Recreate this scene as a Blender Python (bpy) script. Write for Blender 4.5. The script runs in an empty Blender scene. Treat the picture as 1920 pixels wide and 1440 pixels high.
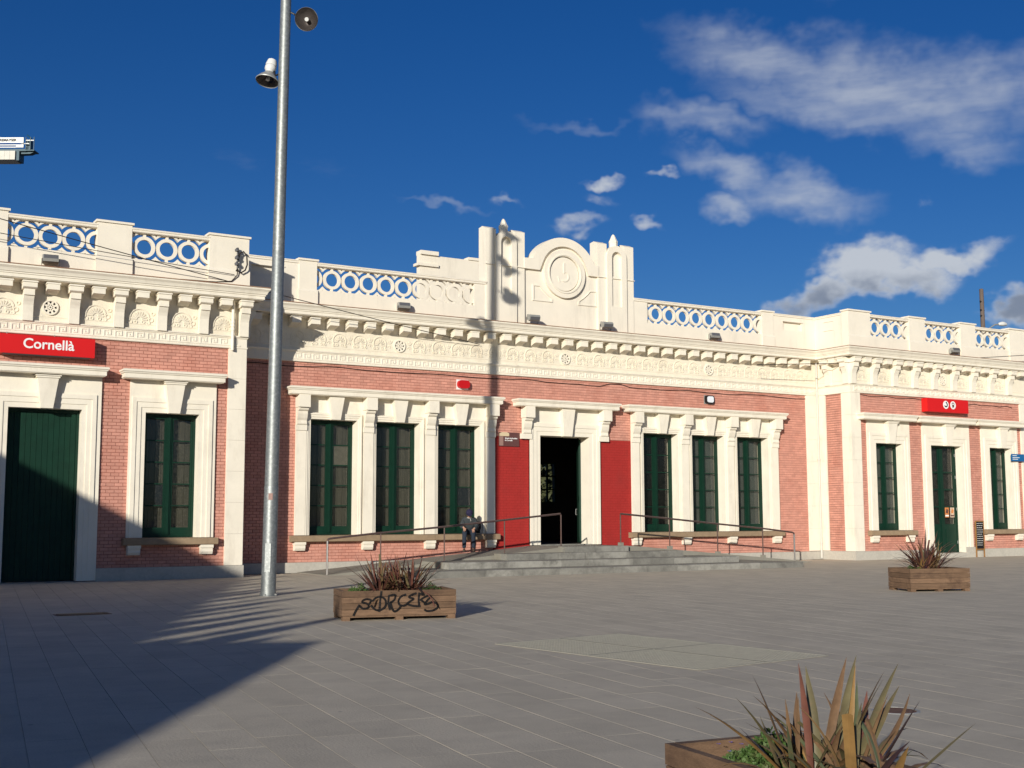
import bpy, bmesh, math, random
from mathutils import Vector, Matrix
R = math.radians
rnd = random.Random(7)
scene = bpy.context.scene
COL = scene.collection

# ------------------------------------------------------------------ camera, sky, sun, exposure
CAM = Vector((-23.366, -35.378, 1.597))
cam = bpy.data.cameras.new("camera"); cam_o = bpy.data.objects.new("camera", cam); COL.objects.link(cam_o)
cam.sensor_width = 36.0; cam.lens = 36.0 * 2291.98 / 1920.0; cam.clip_start = 0.05; cam.clip_end = 3000
cam_o.location = CAM
YAW, PITCH, ROLL = 0.54028, 0.11013, -0.0028
fw = Vector((math.sin(YAW)*math.cos(PITCH), math.cos(YAW)*math.cos(PITCH), math.sin(PITCH)))
rt0 = Vector((math.cos(YAW), -math.sin(YAW), 0)); up0 = rt0.cross(fw)
rt = rt0*math.cos(ROLL) + up0*math.sin(ROLL); up = -rt0*math.sin(ROLL) + up0*math.cos(ROLL)
cam_o.matrix_world = Matrix(((rt.x, up.x, -fw.x, CAM.x), (rt.y, up.y, -fw.y, CAM.y), (rt.z, up.z, -fw.z, CAM.z), (0, 0, 0, 1)))
scene.camera = cam_o

SUN_AZ, SUN_EL = R(47.8), R(13.0)           # the light travels towards azimuth 47.5 (from +Y to +X)
sl = bpy.data.lights.new("sun", 'SUN'); sl.energy = 5.0; sl.angle = R(0.5); sl.color = (1.0, 0.95, 0.85)
sun = bpy.data.objects.new("sun", sl); COL.objects.link(sun)
sd = Vector((math.sin(SUN_AZ)*math.cos(SUN_EL), math.cos(SUN_AZ)*math.cos(SUN_EL), -math.sin(SUN_EL)))
sun.rotation_euler = sd.to_track_quat('-Z', 'Y').to_euler(); sun.location = (-60, -60, 40)

scene.view_settings.view_transform = 'Standard'; scene.view_settings.look = 'None'
scene.view_settings.exposure = 0.0; scene.view_settings.gamma = 1.0; scene.view_settings.use_curve_mapping = False

world = bpy.data.worlds.new("World"); scene.world = world; world.use_nodes = True
wn = world.node_tree.nodes; wl = world.node_tree.links; wn.clear()
def W(t, **kw):
    n = wn.new(t)
    for k, v in kw.items(): setattr(n, k, v)
    return n
def wmath(op, a, b=None, clamp=False):
    n = W('ShaderNodeMath', operation=op, use_clamp=clamp)
    for i, v in enumerate((a, b)):
        if v is None: continue
        if isinstance(v, (int, float)): n.inputs[i].default_value = v
        else: wl.new(v, n.inputs[i])
    return n.outputs[0]
sky = W('ShaderNodeTexSky', sky_type='NISHITA', sun_disc=False)
sky.sun_elevation = SUN_EL; sky.sun_rotation = SUN_AZ + math.pi
sky.altitude = 1200; sky.air_density = 1.0; sky.dust_density = 2.2; sky.ozone_density = 3.0
hs = W('ShaderNodeHueSaturation'); hs.inputs['Saturation'].default_value = 1.3; hs.inputs['Hue'].default_value = 0.512
wl.new(sky.outputs[0], hs.inputs['Color'])
bgs = W('ShaderNodeBackground'); bgs.inputs['Strength'].default_value = 0.058
tint = W('ShaderNodeMix', data_type='RGBA', blend_type='MULTIPLY'); tint.inputs['Factor'].default_value = 1.0; tint.inputs[7].default_value = (.95, 1.12, 1.30, 1)
wl.new(hs.outputs[0], tint.inputs[6]); wl.new(tint.outputs[2], bgs.inputs['Color'])
# clouds live in azimuth / elevation, so they stay where they are whichever way one looks
tc = W('ShaderNodeTexCoord'); sep = W('ShaderNodeSeparateXYZ'); wl.new(tc.outputs['Generated'], sep.inputs[0])
az = wmath('MULTIPLY', wmath('ARCTAN2', sep.outputs[0], sep.outputs[1]), 57.2958)
el = wmath('MULTIPLY', wmath('ARCSINE', sep.outputs[2]), 57.2958)
ae = W('ShaderNodeCombineXYZ'); wl.new(az, ae.inputs[0]); wl.new(el, ae.inputs[1])
def wnoise(scale, detail, sx=1.0, sy=1.0, rough=0.55, rot=0.0):
    m = W('ShaderNodeMapping'); m.inputs['Scale'].default_value = (sx, sy, 1); m.inputs['Rotation'].default_value = (0, 0, rot)
    wl.new(ae.outputs[0], m.inputs[0])
    n = W('ShaderNodeTexNoise'); n.inputs['Scale'].default_value = scale; n.inputs['Detail'].default_value = detail
    n.inputs['Roughness'].default_value = rough; wl.new(m.outputs[0], n.inputs['Vector']); return n
warp_n = wnoise(0.5, 3, 1, 1.3)
wsub = W('ShaderNodeVectorMath', operation='SUBTRACT'); wl.new(warp_n.outputs['Color'], wsub.inputs[0]); wsub.inputs[1].default_value = (.5, .5, .5)
wsc = W('ShaderNodeVectorMath', operation='SCALE'); wl.new(wsub.outputs[0], wsc.inputs[0]); wsc.inputs['Scale'].default_value = 2.6
wad = W('ShaderNodeVectorMath', operation='ADD'); wl.new(ae.outputs[0], wad.inputs[0]); wl.new(wsc.outputs[0], wad.inputs[1])
def blob(a, e, ra, re, rot, dens):
    m = W('ShaderNodeMapping', vector_type='TEXTURE'); m.inputs['Location'].default_value = (a, e, 0)
    m.inputs['Rotation'].default_value = (0, 0, R(rot)); m.inputs['Scale'].default_value = (ra, re, 1)
    wl.new(wad.outputs[0], m.inputs[0])
    l = W('ShaderNodeVectorMath', operation='LENGTH'); wl.new(m.outputs[0], l.inputs[0])
    mr = W('ShaderNodeMapRange', interpolation_type='SMOOTHSTEP'); mr.inputs['From Min'].default_value = 1.25; mr.inputs['From Max'].default_value = 0.1
    mr.inputs['To Min'].default_value = 0; mr.inputs['To Max'].default_value = dens; wl.new(l.outputs['Value'], mr.inputs['Value'])
    return mr.outputs[0]
CIRRUS = [(43.4, 20.6, 5.2, 1.5, -14, .72), (48.5, 18.9, 7.5, 2.1, -14, .78), (52.5, 18.6, 5.0, 1.7, -10, .6), (46.5, 18.2, 6.5, 1.1, -16, .6), (51.5, 16.4, 3.2, 1.1, -20, .55),
          (40.0, 18.3, 3.2, 1.05, -8, .62), (34.2, 18.2, 2.6, .35, -4, .28), (41.4, 16.0, 3.0, .85, -18, .7), (44.6, 14.5, 3.6, 1.3, -14, .75),
          (41.4, 14.3, 1.4, .7, 0, .75), (27.9, 14.6, 2.2, .25, -8, .3)]
PUFF = [(35.28, 15.55, 1.25, .42, 0, .85), (38.2, 15.85, 1.1, .36, 6, .6), (37.4, 13.75, 1.0, .48, -20, .75), (34.3, 13.75, 1.7, .55, 0, .6),
        (35.2, 14.8, 1.5, .4, -6, .35), (30.9, 14.6, .95, .3, -8, .42), (30.2, 13.2, 1.2, .4, 0, .4), (50.0, 14.0, .8, .5, 20, .28),
        (47.6, 11.1, 3.2, 1.4, 6, 1.3), (45.4, 10.1, 3.2, .9, 12, 1.1), (51.0, 11.4, 3.0, .9, 6, 1.15), (49.2, 10.7, 2.8, 1.1, 0, 1.1), (53.8, 9.0, 1.7, .9, 0, 1.0)]
def combine(lst):
    s = None
    for b in lst:
        o = blob(*b); s = o if s is None else wmath('MAXIMUM', s, o)
    return s
c_sum = combine(CIRRUS); p_sum = combine(PUFF)
fn = wnoise(0.55, 8, .55, 2.4, .52, R(14)); pn = wnoise(1.0, 9, 1, 1.3, .58)
def mrange(v, a, b, c, d):
    mr = W('ShaderNodeMapRange', interpolation_type='SMOOTHSTEP')
    for k, x in zip(('From Min', 'From Max', 'To Min', 'To Max'), (a, b, c, d)): mr.inputs[k].default_value = x
    wl.new(v, mr.inputs['Value']); return mr.outputs[0]
c_den = wmath('MULTIPLY', c_sum, mrange(fn.outputs[0], .2, .75, .45, 1.0))
p_den = mrange(wmath('ADD', p_sum, wmath('MULTIPLY', wmath('SUBTRACT', pn.outputs[0], .5), .95)), .02, 1.15, 0, 1)
p_den = wmath('MULTIPLY', p_den, mrange(p_sum, 0.02, .45, 0, 1))
# faint wisps of the same kind all round the sky
gen = wnoise(.12, 8, .6, 1.6, .6)
g_den = wmath('MULTIPLY', mrange(gen.outputs[0], .62, .85, 0, .14), mrange(el, 2, 14, 0, 1))
dens = wmath('MINIMUM', wmath('MAXIMUM', wmath('MULTIPLY', c_den, .85), wmath('MAXIMUM', p_den, g_den)), .93)
shade_n = wnoise(.5, 6, 1, 1.6, .55)
shade = mrange(wmath('ADD', wmath('MULTIPLY', p_sum, wmath('SUBTRACT', 1.0, mrange(el, 9.4, 12.2, 0, 1))), wmath('MULTIPLY', wmath('SUBTRACT', shade_n.outputs[0], .5), .9)), .35, 1.1, 0, 1)
cm = W('ShaderNodeMix', data_type='RGBA'); wl.new(shade, cm.inputs['Factor'])
cm.inputs[6].default_value = (.57, .61, .67, 1); cm.inputs[7].default_value = (.23, .27, .35, 1)
bgc = W('ShaderNodeBackground'); wl.new(cm.outputs[2], bgc.inputs['Color']); bgc.inputs['Strength'].default_value = 0.95
mixw = W('ShaderNodeMixShader'); wl.new(dens, mixw.inputs[0]); wl.new(bgs.outputs[0], mixw.inputs[1]); wl.new(bgc.outputs[0], mixw.inputs[2])
wo = W('ShaderNodeOutputWorld'); wl.new(mixw.outputs[0], wo.inputs[0])

# ------------------------------------------------------------------ materials
MATS = {}
def mat(name, col, rough=.8, var=.12, vscale=3.0, bump=0.0, bscale=40.0, metal=0.0, streak=0.0, spec=.3, dirt=None, dscale=1.2, dth=(.55, .75), grain=None, coat=0, objrand=0.0, tone=0.0, spots=0.0):
    m = bpy.data.materials.new(name); m.use_nodes = True
    n = m.node_tree.nodes; l = m.node_tree.links; b = n['Principled BSDF']
    b.inputs['Roughness'].default_value = rough; b.inputs['Metallic'].default_value = metal
    b.inputs['Specular IOR Level'].default_value = spec
    if coat: b.inputs['Coat Weight'].default_value = coat; b.inputs['Coat Roughness'].default_value = .15
    geo = n.new('ShaderNodeNewGeometry'); pos = geo.outputs['Position']
    nz = n.new('ShaderNodeTexNoise'); nz.inputs['Scale'].default_value = vscale; nz.inputs['Detail'].default_value = 6; nz.inputs['Roughness'].default_value = .65
    mp = n.new('ShaderNodeMapping'); l.new(pos, mp.inputs[0])
    if grain: mp.inputs['Scale'].default_value = grain
    l.new(mp.outputs[0], nz.inputs['Vector'])
    mr = n.new('ShaderNodeMapRange'); mr.inputs['From Min'].default_value = .25; mr.inputs['From Max'].default_value = .75
    mr.inputs['To Min'].default_value = 1-var; mr.inputs['To Max'].default_value = 1+var; l.new(nz.outputs[0], mr.inputs['Value'])
    fac = mr.outputs[0]
    if objrand:
        oi = n.new('ShaderNodeObjectInfo'); r2 = n.new('ShaderNodeMapRange'); r2.inputs['To Min'].default_value = 1-objrand; r2.inputs['To Max'].default_value = 1+objrand
        l.new(oi.outputs['Random'], r2.inputs['Value']); mu = n.new('ShaderNodeMath'); mu.operation = 'MULTIPLY'; l.new(fac, mu.inputs[0]); l.new(r2.outputs[0], mu.inputs[1]); fac = mu.outputs[0]
    sc = n.new('ShaderNodeVectorMath'); sc.operation = 'SCALE'; sc.inputs[0].default_value = col[:3]; l.new(fac, sc.inputs['Scale'])
    out = sc.outputs[0]
    if tone:
        at = n.new('ShaderNodeAttribute'); at.attribute_name = 'tone'; t1 = n.new('ShaderNodeMath'); t1.operation = 'MULTIPLY_ADD'; t1.inputs[1].default_value = tone; t1.inputs[2].default_value = 1.0; l.new(at.outputs['Fac'], t1.inputs[0])
        s2 = n.new('ShaderNodeVectorMath'); s2.operation = 'SCALE'; l.new(out, s2.inputs[0]); l.new(t1.outputs[0], s2.inputs['Scale']); out = s2.outputs[0]
    if spots:
        vo = n.new('ShaderNodeTexVoronoi'); vo.inputs['Scale'].default_value = 1.7; vo.inputs['Randomness'].default_value = 1; l.new(pos, vo.inputs['Vector']); rs_ = n.new('ShaderNodeMapRange'); rs_.inputs['From Min'].default_value = .03; rs_.inputs['From Max'].default_value = .045; rs_.inputs['To Min'].default_value = spots; rs_.inputs['To Max'].default_value = 0; l.new(vo.outputs['Distance'], rs_.inputs['Value'])
        m3 = n.new('ShaderNodeMix'); m3.data_type = 'RGBA'; l.new(rs_.outputs[0], m3.inputs['Factor']); l.new(out, m3.inputs[6]); m3.inputs[7].default_value = (.14, .13, .115, 1); out = m3.outputs[2]
    if dirt:
        n2 = n.new('ShaderNodeTexNoise'); n2.inputs['Scale'].default_value = dscale; n2.inputs['Detail'].default_value = 9; n2.inputs['Roughness'].default_value = .7
        m2 = n.new('ShaderNodeMapping'); l.new(pos, m2.inputs[0])
        m2.inputs['Scale'].default_value = (1, 1, streak) if streak else (1, 1, 1)
        l.new(m2.outputs[0], n2.inputs['Vector'])
        r3 = n.new('ShaderNodeMapRange'); r3.inputs['From Min'].default_value = dth[0]; r3.inputs['From Max'].default_value = dth[1]; r3.inputs['To Max'].default_value = dirt[3]; l.new(n2.outputs[0], r3.inputs['Value'])
        mx = n.new('ShaderNodeMix'); mx.data_type = 'RGBA'; l.new(r3.outputs[0], mx.inputs['Factor']); l.new(out, mx.inputs[6]); mx.inputs[7].default_value = (*dirt[:3], 1); out = mx.outputs[2]
    l.new(out, b.inputs['Base Color'])
    if bump:
        n3 = n.new('ShaderNodeTexNoise'); n3.inputs['Scale'].default_value = bscale; n3.inputs['Detail'].default_value = 5; l.new(mp.outputs[0] if grain else pos, n3.inputs['Vector'])
        bp = n.new('ShaderNodeBump'); bp.inputs['Strength'].default_value = bump; bp.inputs['Distance'].default_value = .01; l.new(n3.outputs[0], bp.inputs['Height']); l.new(bp.outputs[0], b.inputs['Normal'])
    MATS[name] = m; return m
white = mat('cream_paint', (.80, .735, .61), .75, .06, 2.0, .15, 60, dirt=(.42, .35, .26, .42), dscale=2.2, streak=.3, dth=(.52, .80))
frz = mat('cream_frieze_paint', (.77, .70, .565), .8, .06, 3.0, .15, 60, dirt=(.48, .40, .30, .42), dscale=1.3, streak=.5, dth=(.48, .75))
parap = mat('cream_parapet_paint', (.78, .715, .60), .8, .05, 1.5, .12, 50, dirt=(.36, .32, .26, .42), dscale=1.8, streak=.16, dth=(.54, .80))
jamb = mat('cream_door_paint', (.80, .735, .61), .75, .05, 2.0, .12, 60, dirt=(.22, .16, .11, .8), dscale=2.6, streak=.4, dth=(.66, .72))
pink = mat('pink_painted_brick', (.55, .265, .20), .8, .12, 5.0, .2, 90, dirt=(.43, .15, .10, .55), dscale=.9, dth=(.5, .72), objrand=.09, tone=.10)
redp = mat('red_painted_brick', (.35, .024, .02), .7, .10, 4.0, .25, 90, dirt=(.25, .03, .025, .5), dscale=.9, dth=(.5, .72))
mort = mat('brick_joint', (.31, .125, .09), .9, .1, 6)
mortr = mat('red_brick_joint', (.29, .02, .016), .9, .1, 6)
granite = mat('plinth_stone', (.46, .43, .37), .85, .12, 14, .2, 50, dirt=(.25, .23, .2, .5), dscale=1.2, dth=(.5, .75))
stepm = mat('step_stone', (.26, .25, .22), .85, .16, 9, .3, 40, dirt=(.10, .095, .085, .8), dscale=1.7, dth=(.45, .66), objrand=.22)
ramp_m = mat('ramp_concrete', (.25, .235, .195), .9, .1, 4, .2, 30, dirt=(.15, .13, .10, .65), dscale=1.0, dth=(.48, .7))
sillm = mat('sill_stone', (.30, .215, .135), .8, .15, 6, .2, 40, dirt=(.17, .12, .08, .5), dscale=2, dth=(.5, .75))
green = mat('green_paint', (.0025, .026, .014), .5, .2, 6, .1, 50, spec=.3, dirt=(.03, .06, .04, .3), dscale=6, dth=(.68, .74))
greend = mat('green_board_paint', (.003, .028, .015), .6, .25, 4, .2, 40, dirt=(.05, .075, .05, .4), dscale=9, streak=.12, dth=(.68, .76), spec=.25)
shut = mat('old_shutter_wood', (.13, .115, .095), .75, .3, 5, .3, 40, grain=(6, 6, .6), dirt=(.55, .5, .4, .5), dscale=5, dth=(.66, .72), streak=.2)
shutg = mat('grey_green_blind', (.14, .15, .145), .8, .2, 4, .1, 40)
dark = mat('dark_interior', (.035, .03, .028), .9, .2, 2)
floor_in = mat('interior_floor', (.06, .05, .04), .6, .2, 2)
tilem = mat('terracotta_coping', (.30, .15, .09), .85, .25, 8, .3, 40, dirt=(.42, .32, .22, .6), dscale=3, dth=(.45, .65))
steel = mat('galvanised_steel', (.235, .25, .245), .52, .2, 10, .05, 60, metal=.6, dirt=(.42, .43, .42, .5), dscale=18, dth=(.5, .62), spec=.5)
greym = mat('grey_metal', (.36, .36, .34), .5, .1, 8, metal=.4)
darkm = mat('dark_metal', (.03, .03, .032), .45, .15, 8, metal=.5)
lampin = mat('lamp_reflector', (.10, .085, .08), .3, .2, 8, metal=.6)
lampw = mat('lamp_housing', (.62, .62, .60), .5, .05, 8)
railm = mat('handrail_steel', (.22, .15, .13), .35, .15, 8, metal=.75, dirt=(.20, .07, .04, .6), dscale=8, dth=(.52, .66))
railw = mat('bright_handrail_steel', (.62, .58, .55), .3, .08, 8, metal=.85)
signred = mat('sign_red', (.62, .012, .012), .4, .04, 1, spec=.4)
signwhite = mat('sign_white', (.82, .82, .80), .5, .02, 1)
signgrey = mat('sign_side_grey', (.10, .10, .11), .5, .05, 3)
black = mat('black_plastic', (.012, .012, .013), .5, .1, 8)
brownsign = mat('brown_sign', (.115, .050, .045), .45, .03, 1)
sandc = mat('sand_print', (.62, .50, .32), .5, .03, 1)
pinkc = mat('pink_grey_print', (.30, .18, .15), .5, .03, 1)
bluesign = mat('blue_sign', (.015, .12, .30), .4, .03, 1)
alarmr = mat('alarm_red', (.50, .008, .010), .3, .04, 2, spec=.5)
alarmw = mat('alarm_white', (.75, .78, .82), .35, .03, 2, spec=.5)
cablem = mat('cable_black', (.02, .015, .013), .7, .1, 5)
wood = mat('planter_wood', (.165, .10, .06), .85, .32, 3.5, .6, 30, grain=(1.2, 1.2, 9), dirt=(.07, .04, .026, .75), dscale=3.2, dth=(.5, .68), objrand=.2)
soil = mat('soil', (.035, .024, .017), .95, .3, 12, .8, 30)
graf = mat('graffiti_paint', (.014, .012, .012), .6, .2, 20)
flax = [mat('flax_bronze', (.15, .088, .046), .45, .3, 9, grain=(3, 3, 1), spec=.4, dirt=(.22, .14, .06, .6), dscale=7, dth=(.52, .66)), mat('flax_red', (.14, .056, .04), .45, .3, 9, spec=.4), mat('flax_olive', (.125, .105, .052), .45, .3, 9, spec=.4, dirt=(.19, .115, .06, .6), dscale=6, dth=(.52, .64)),
        mat('flax_green', (.075, .09, .048), .45, .3, 9, spec=.4, dirt=(.15, .12, .055, .5), dscale=6, dth=(.5, .64)), mat('flax_straw', (.24, .14, .05), .5, .3, 9, spec=.4), mat('flax_dark', (.05, .026, .024), .5, .3, 9, spec=.4)]
leafg = mat('groundcover_leaf', (.055, .105, .024), .6, .45, 22, dirt=(.10, .10, .04, .6), dscale=14, dth=(.5, .62))
violet = mat('violet_petal', (.20, .14, .42), .6, .1, 8)
paving = mat('paving_stone', (.505, .445, .345), .85, .10, 1.3, .35, 45, dirt=(.36, .318, .255, .5), dscale=2.2, dth=(.48, .74), objrand=.05, tone=.06, spots=.55)
joint = mat('paving_joint_sand', (.56, .50, .39), .95, .15, 10)
asph = mat('asphalt', (.12, .115, .11), .9, .15, 3, .3, 40)
gratem = mat('grate_steel', (.37, .35, .285), .7, .15, 10, metal=.1, dirt=(.33, .31, .26, .5), dscale=3, dth=(.5, .7))
rust = mat('rusty_iron', (.16, .085, .055), .8, .25, 10, .2, 40)
pitshade = mat('pit_shade_dark', (.05, .047, .043), .95)
utilw = mat('pole_wood', (.13, .10, .085), .9, .25, 4, .3, 30, grain=(5, 5, .6))
jeans = mat('denim', (.020, .027, .042), .9, .2, 25, .2, 90)
jacketm = mat('grey_jacket', (.036, .043, .047), .85, .2, 18, .2, 80)
capm = mat('navy_cap', (.018, .016, .045), .85, .15, 20)
skinm = mat('skin', (.42, .235, .16), .55, .08, 20)
shoem = mat('brown_shoe', (.07, .048, .032), .7, .2, 20)
packm = mat('black_backpack', (.016, .016, .018), .75, .2, 20)
collarm = mat('white_scarf', (.34, .32, .29), .85, .1, 20)
houses = mat('house_plaster', (.45, .40, .34), .85, .08, 1)
roofm = mat('roof_surface', (.32, .22, .17), .9, .15, 3)
bark = mat('bark', (.10, .08, .06), .9, .3, 6)
folm = mat('tree_leaf', (.10, .11, .045), .7, .35, 5)
cranew = mat('crane_white_sheet', (.72, .73, .72), .5, .04, 1)
craneb = mat('crane_teal_steel', (.02, .07, .10), .5, .1, 2)
concw = mat('counterweight_concrete', (.62, .60, .54), .85, .1, 1)
posterm = mat('poster_orange', (.55, .20, .06), .5, .4, 9)
posterw = mat('poster_pale', (.60, .45, .33), .5, .4, 11)
chalkw = mat('chalk', (.62, .60, .56), .9, .2, 20)
frameo = mat('chalkboard_frame', (.30, .15, .05), .6, .2, 8)
paper = mat('pale_notice', (.22, .19, .16), .7, .25, 6)
def glass_mat(name, tint, rough):
    m = bpy.data.materials.new(name); m.use_nodes = True; n = m.node_tree.nodes; l = m.node_tree.links; n.clear()
    o = n.new('ShaderNodeOutputMaterial'); mx = n.new('ShaderNodeMixShader'); t = n.new('ShaderNodeBsdfTransparent'); t.inputs[0].default_value = (*tint, 1)
    g = n.new('ShaderNodeBsdfGlossy'); g.inputs['Roughness'].default_value = rough; lw = n.new('ShaderNodeLayerWeight'); lw.inputs[0].default_value = .5; pw = n.new('ShaderNodeMath'); pw.operation = 'POWER'; pw.inputs[1].default_value = 4.0; l.new(lw.outputs['Facing'], pw.inputs[0]); f = n.new('ShaderNodeMath'); f.operation = 'MULTIPLY_ADD'; f.inputs[1].default_value = .9; f.inputs[2].default_value = .05; l.new(pw.outputs[0], f.inputs[0])
    geo = n.new('ShaderNodeNewGeometry'); nz = n.new('ShaderNodeTexNoise'); nz.inputs['Scale'].default_value = 2.2; l.new(geo.outputs['Position'], nz.inputs['Vector'])
    bp = n.new('ShaderNodeBump'); bp.inputs['Strength'].default_value = .08; bp.inputs['Distance'].default_value = .02; l.new(nz.outputs[0], bp.inputs['Height']); l.new(bp.outputs[0], g.inputs['Normal'])
    l.new(f.outputs[0], mx.inputs[0]); l.new(t.outputs[0], mx.inputs[1]); l.new(g.outputs[0], mx.inputs[2])
    # dust on the panes
    d = n.new('ShaderNodeBsdfDiffuse'); d.inputs[0].default_value = (.30, .28, .24, 1); n2 = n.new('ShaderNodeTexNoise'); n2.inputs['Scale'].default_value = 22; n2.inputs['Detail'].default_value = 8
    l.new(geo.outputs['Position'], n2.inputs['Vector']); mr = n.new('ShaderNodeMapRange'); mr.inputs['From Min'].default_value = .45; mr.inputs['From Max'].default_value = .85; mr.inputs['To Max'].default_value = .16; l.new(n2.outputs[0], mr.inputs['Value'])
    m2 = n.new('ShaderNodeMixShader'); l.new(mr.outputs[0], m2.inputs[0]); l.new(mx.outputs[0], m2.inputs[1]); l.new(d.outputs[0], m2.inputs[2]); l.new(m2.outputs[0], o.inputs[0]); return m
glass = glass_mat('window_glass', (.62, .64, .60), .03)

# ------------------------------------------------------------------ mesh helpers
class MB:
    def __init__(s): s.v = []; s.f = []
    def add(s, vs, fs):
        o = len(s.v); s.v += [tuple(x) for x in vs]; s.f += [tuple(i+o for i in q) for q in fs]; return s
    def box(s, x0, x1, y0, y1, z0, z1):
        if x0 > x1: x0, x1 = x1, x0
        if y0 > y1: y0, y1 = y1, y0
        return s.add([(x0, y0, z0), (x1, y0, z0), (x1, y1, z0), (x0, y1, z0), (x0, y0, z1), (x1, y0, z1), (x1, y1, z1), (x0, y1, z1)],
                     [(0, 3, 2, 1), (4, 5, 6, 7), (0, 1, 5, 4), (1, 2, 6, 5), (2, 3, 7, 6), (3, 0, 4, 7)])
    def prism(s, poly, y0, y1):             # polygon in X,Z facing -Y, counter-clockwise as seen from -Y
        n = len(poly); a = sum(poly[i][0]*poly[(i+1) % n][1]-poly[(i+1) % n][0]*poly[i][1] for i in range(n))
        if a < 0: poly = poly[::-1]
        if y0 > y1: y0, y1 = y1, y0
        return s.add([(x, y0, z) for x, z in poly]+[(x, y1, z) for x, z in poly],
                     [tuple(range(n)), tuple(range(2*n-1, n-1, -1))]+[(i, n+i, n+(i+1) % n, (i+1) % n) for i in range(n)])
    def extx(s, prof, x0, x1):              # profile in Y,Z swept along X
        n = len(prof); a = sum(prof[i][0]*prof[(i+1) % n][1]-prof[(i+1) % n][0]*prof[i][1] for i in range(n))
        if a < 0: prof = prof[::-1]
        if x0 > x1: x0, x1 = x1, x0
        return s.add([(x0, y, z) for y, z in prof]+[(x1, y, z) for y, z in prof],
                     [tuple(range(n-1, -1, -1)), tuple(range(n, 2*n))]+[(i, (i+1) % n, n+(i+1) % n, n+i) for i in range(n)])
    def tube(s, pts, r, seg=8, cap=True):
        pts = [Vector(p) for p in pts]; rs = r if isinstance(r, (list, tuple)) else [r]*len(pts); o = len(s.v); prev = None
        for i, p in enumerate(pts):
            t = (pts[min(i+1, len(pts)-1)]-pts[max(i-1, 0)]).normalized()
            if prev is None: a = t.orthogonal().normalized()
            else: a = (prev-t*prev.dot(t)).normalized()
            prev = a; b = t.cross(a)
            for k in range(seg):
                q = 2*math.pi*k/seg; s.v.append(tuple(p+(a*math.cos(q)+b*math.sin(q))*rs[i]))
        for i in range(len(pts)-1):
            for k in range(seg):
                k2 = (k+1) % seg; s.f.append((o+i*seg+k, o+i*seg+k2, o+(i+1)*seg+k2, o+(i+1)*seg+k))
        if cap:
            s.f.append(tuple(o+k for k in range(seg-1, -1, -1))); s.f.append(tuple(o+(len(pts)-1)*seg+k for k in range(seg)))
        return s
    def lathe(s, prof, seg=16, mtx=None):   # prof: (radius, z)
        o = len(s.v); mtx = mtx or Matrix.Identity(4)
        for r_, z in prof:
            for k in range(seg):
                q = 2*math.pi*k/seg; s.v.append(tuple(mtx @ Vector((r_*math.cos(q), r_*math.sin(q), z))))
        for i in range(len(prof)-1):
            for k in range(seg):
                k2 = (k+1) % seg; s.f.append((o+i*seg+k, o+i*seg+k2, o+(i+1)*seg+k2, o+(i+1)*seg+k))
        return s
    def annulus(s, cx, cz, r0, r1, y0, y1, a0=0, a1=360, seg=28):
        full = abs(a1-a0) >= 360; o = len(s.v); n = seg if full else seg+1
        for k in range(n):
            q = R(a0+(a1-a0)*k/seg); c, d = math.cos(q), math.sin(q)
            s.v += [(cx+r0*c, y0, cz+r0*d), (cx+r1*c, y0, cz+r1*d), (cx+r1*c, y1, cz+r1*d), (cx+r0*c, y1, cz+r0*d)]
        for k in range(seg):
            a = o+4*k; b = o+4*((k+1) % n)
            s.f += [(a, a+1, b+1, b), (a+1, a+2, b+2, b+1), (a+2, a+3, b+3, b+2), (a+3, a, b, b+3)]
        if not full: s.f += [(o+3, o+2, o+1, o), (o+4*seg, o+4*seg+1, o+4*seg+2, o+4*seg+3)]
        return s
    def sweep(s, path, prof):               # closed profile (offset to the right of travel, z) swept along an XY path with mitres
        n = len(prof); o = len(s.v); P = [Vector(p) for p in path]
        for i, p in enumerate(P):
            d0 = (P[i]-P[i-1]).normalized() if i else None; d1 = (P[i+1]-P[i]).normalized() if i < len(P)-1 else None
            nr = lambda d: Vector((d.y, -d.x))
            if d0 is None: off = nr(d1)
            elif d1 is None: off = nr(d0)
            else:
                m = (nr(d0)+nr(d1)).normalized(); off = m/m.dot(nr(d0))
            for u, z in prof: s.v.append((p.x+off.x*u, p.y+off.y*u, z))
        for i in range(len(P)-1):
            for k in range(n):
                k2 = (k+1) % n; s.f.append((o+i*n+k, o+i*n+k2, o+(i+1)*n+k2, o+(i+1)*n+k))
        s.f.append(tuple(o+k for k in range(n-1, -1, -1))); s.f.append(tuple(o+(len(P)-1)*n+k for k in range(n)))
        return s
    def xf(s, m): s.v = [tuple(m @ Vector(p)) for p in s.v]; return s
    def mesh(s, name, m, smooth=False):
        me = bpy.data.meshes.new(name); me.from_pydata(s.v, [], s.f)
        bm = bmesh.new(); bm.from_mesh(me); bmesh.ops.recalc_face_normals(bm, faces=bm.faces); bm.to_mesh(me); bm.free()
        for mm in (m if isinstance(m, (list, tuple)) else [m]): me.materials.append(mm)
        if smooth:
            me.polygons.foreach_set('use_smooth', [True]*len(me.polygons)); 
            try: me.set_sharp_from_angle(angle=R(40))
            except Exception: pass
        return me
    def build(s, name, m, parent=None, smooth=False, loc=None, rot=None):
        return link(name, s.mesh(name, m, smooth), parent, loc, rot)
def link(name, me, parent=None, loc=None, rot=None):
    o = bpy.data.objects.new(name, me); COL.objects.link(o)
    if loc is not None: o.location = loc
    if rot is not None: o.rotation_euler = rot
    if parent is not None: o.parent = parent
    return o
def tag(o, label=None, cat=None, group=None, kind=None):
    if label: o['label'] = label
    if cat: o['category'] = cat
    if group: o['group'] = group
    if kind: o['kind'] = kind
    return o
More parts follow.
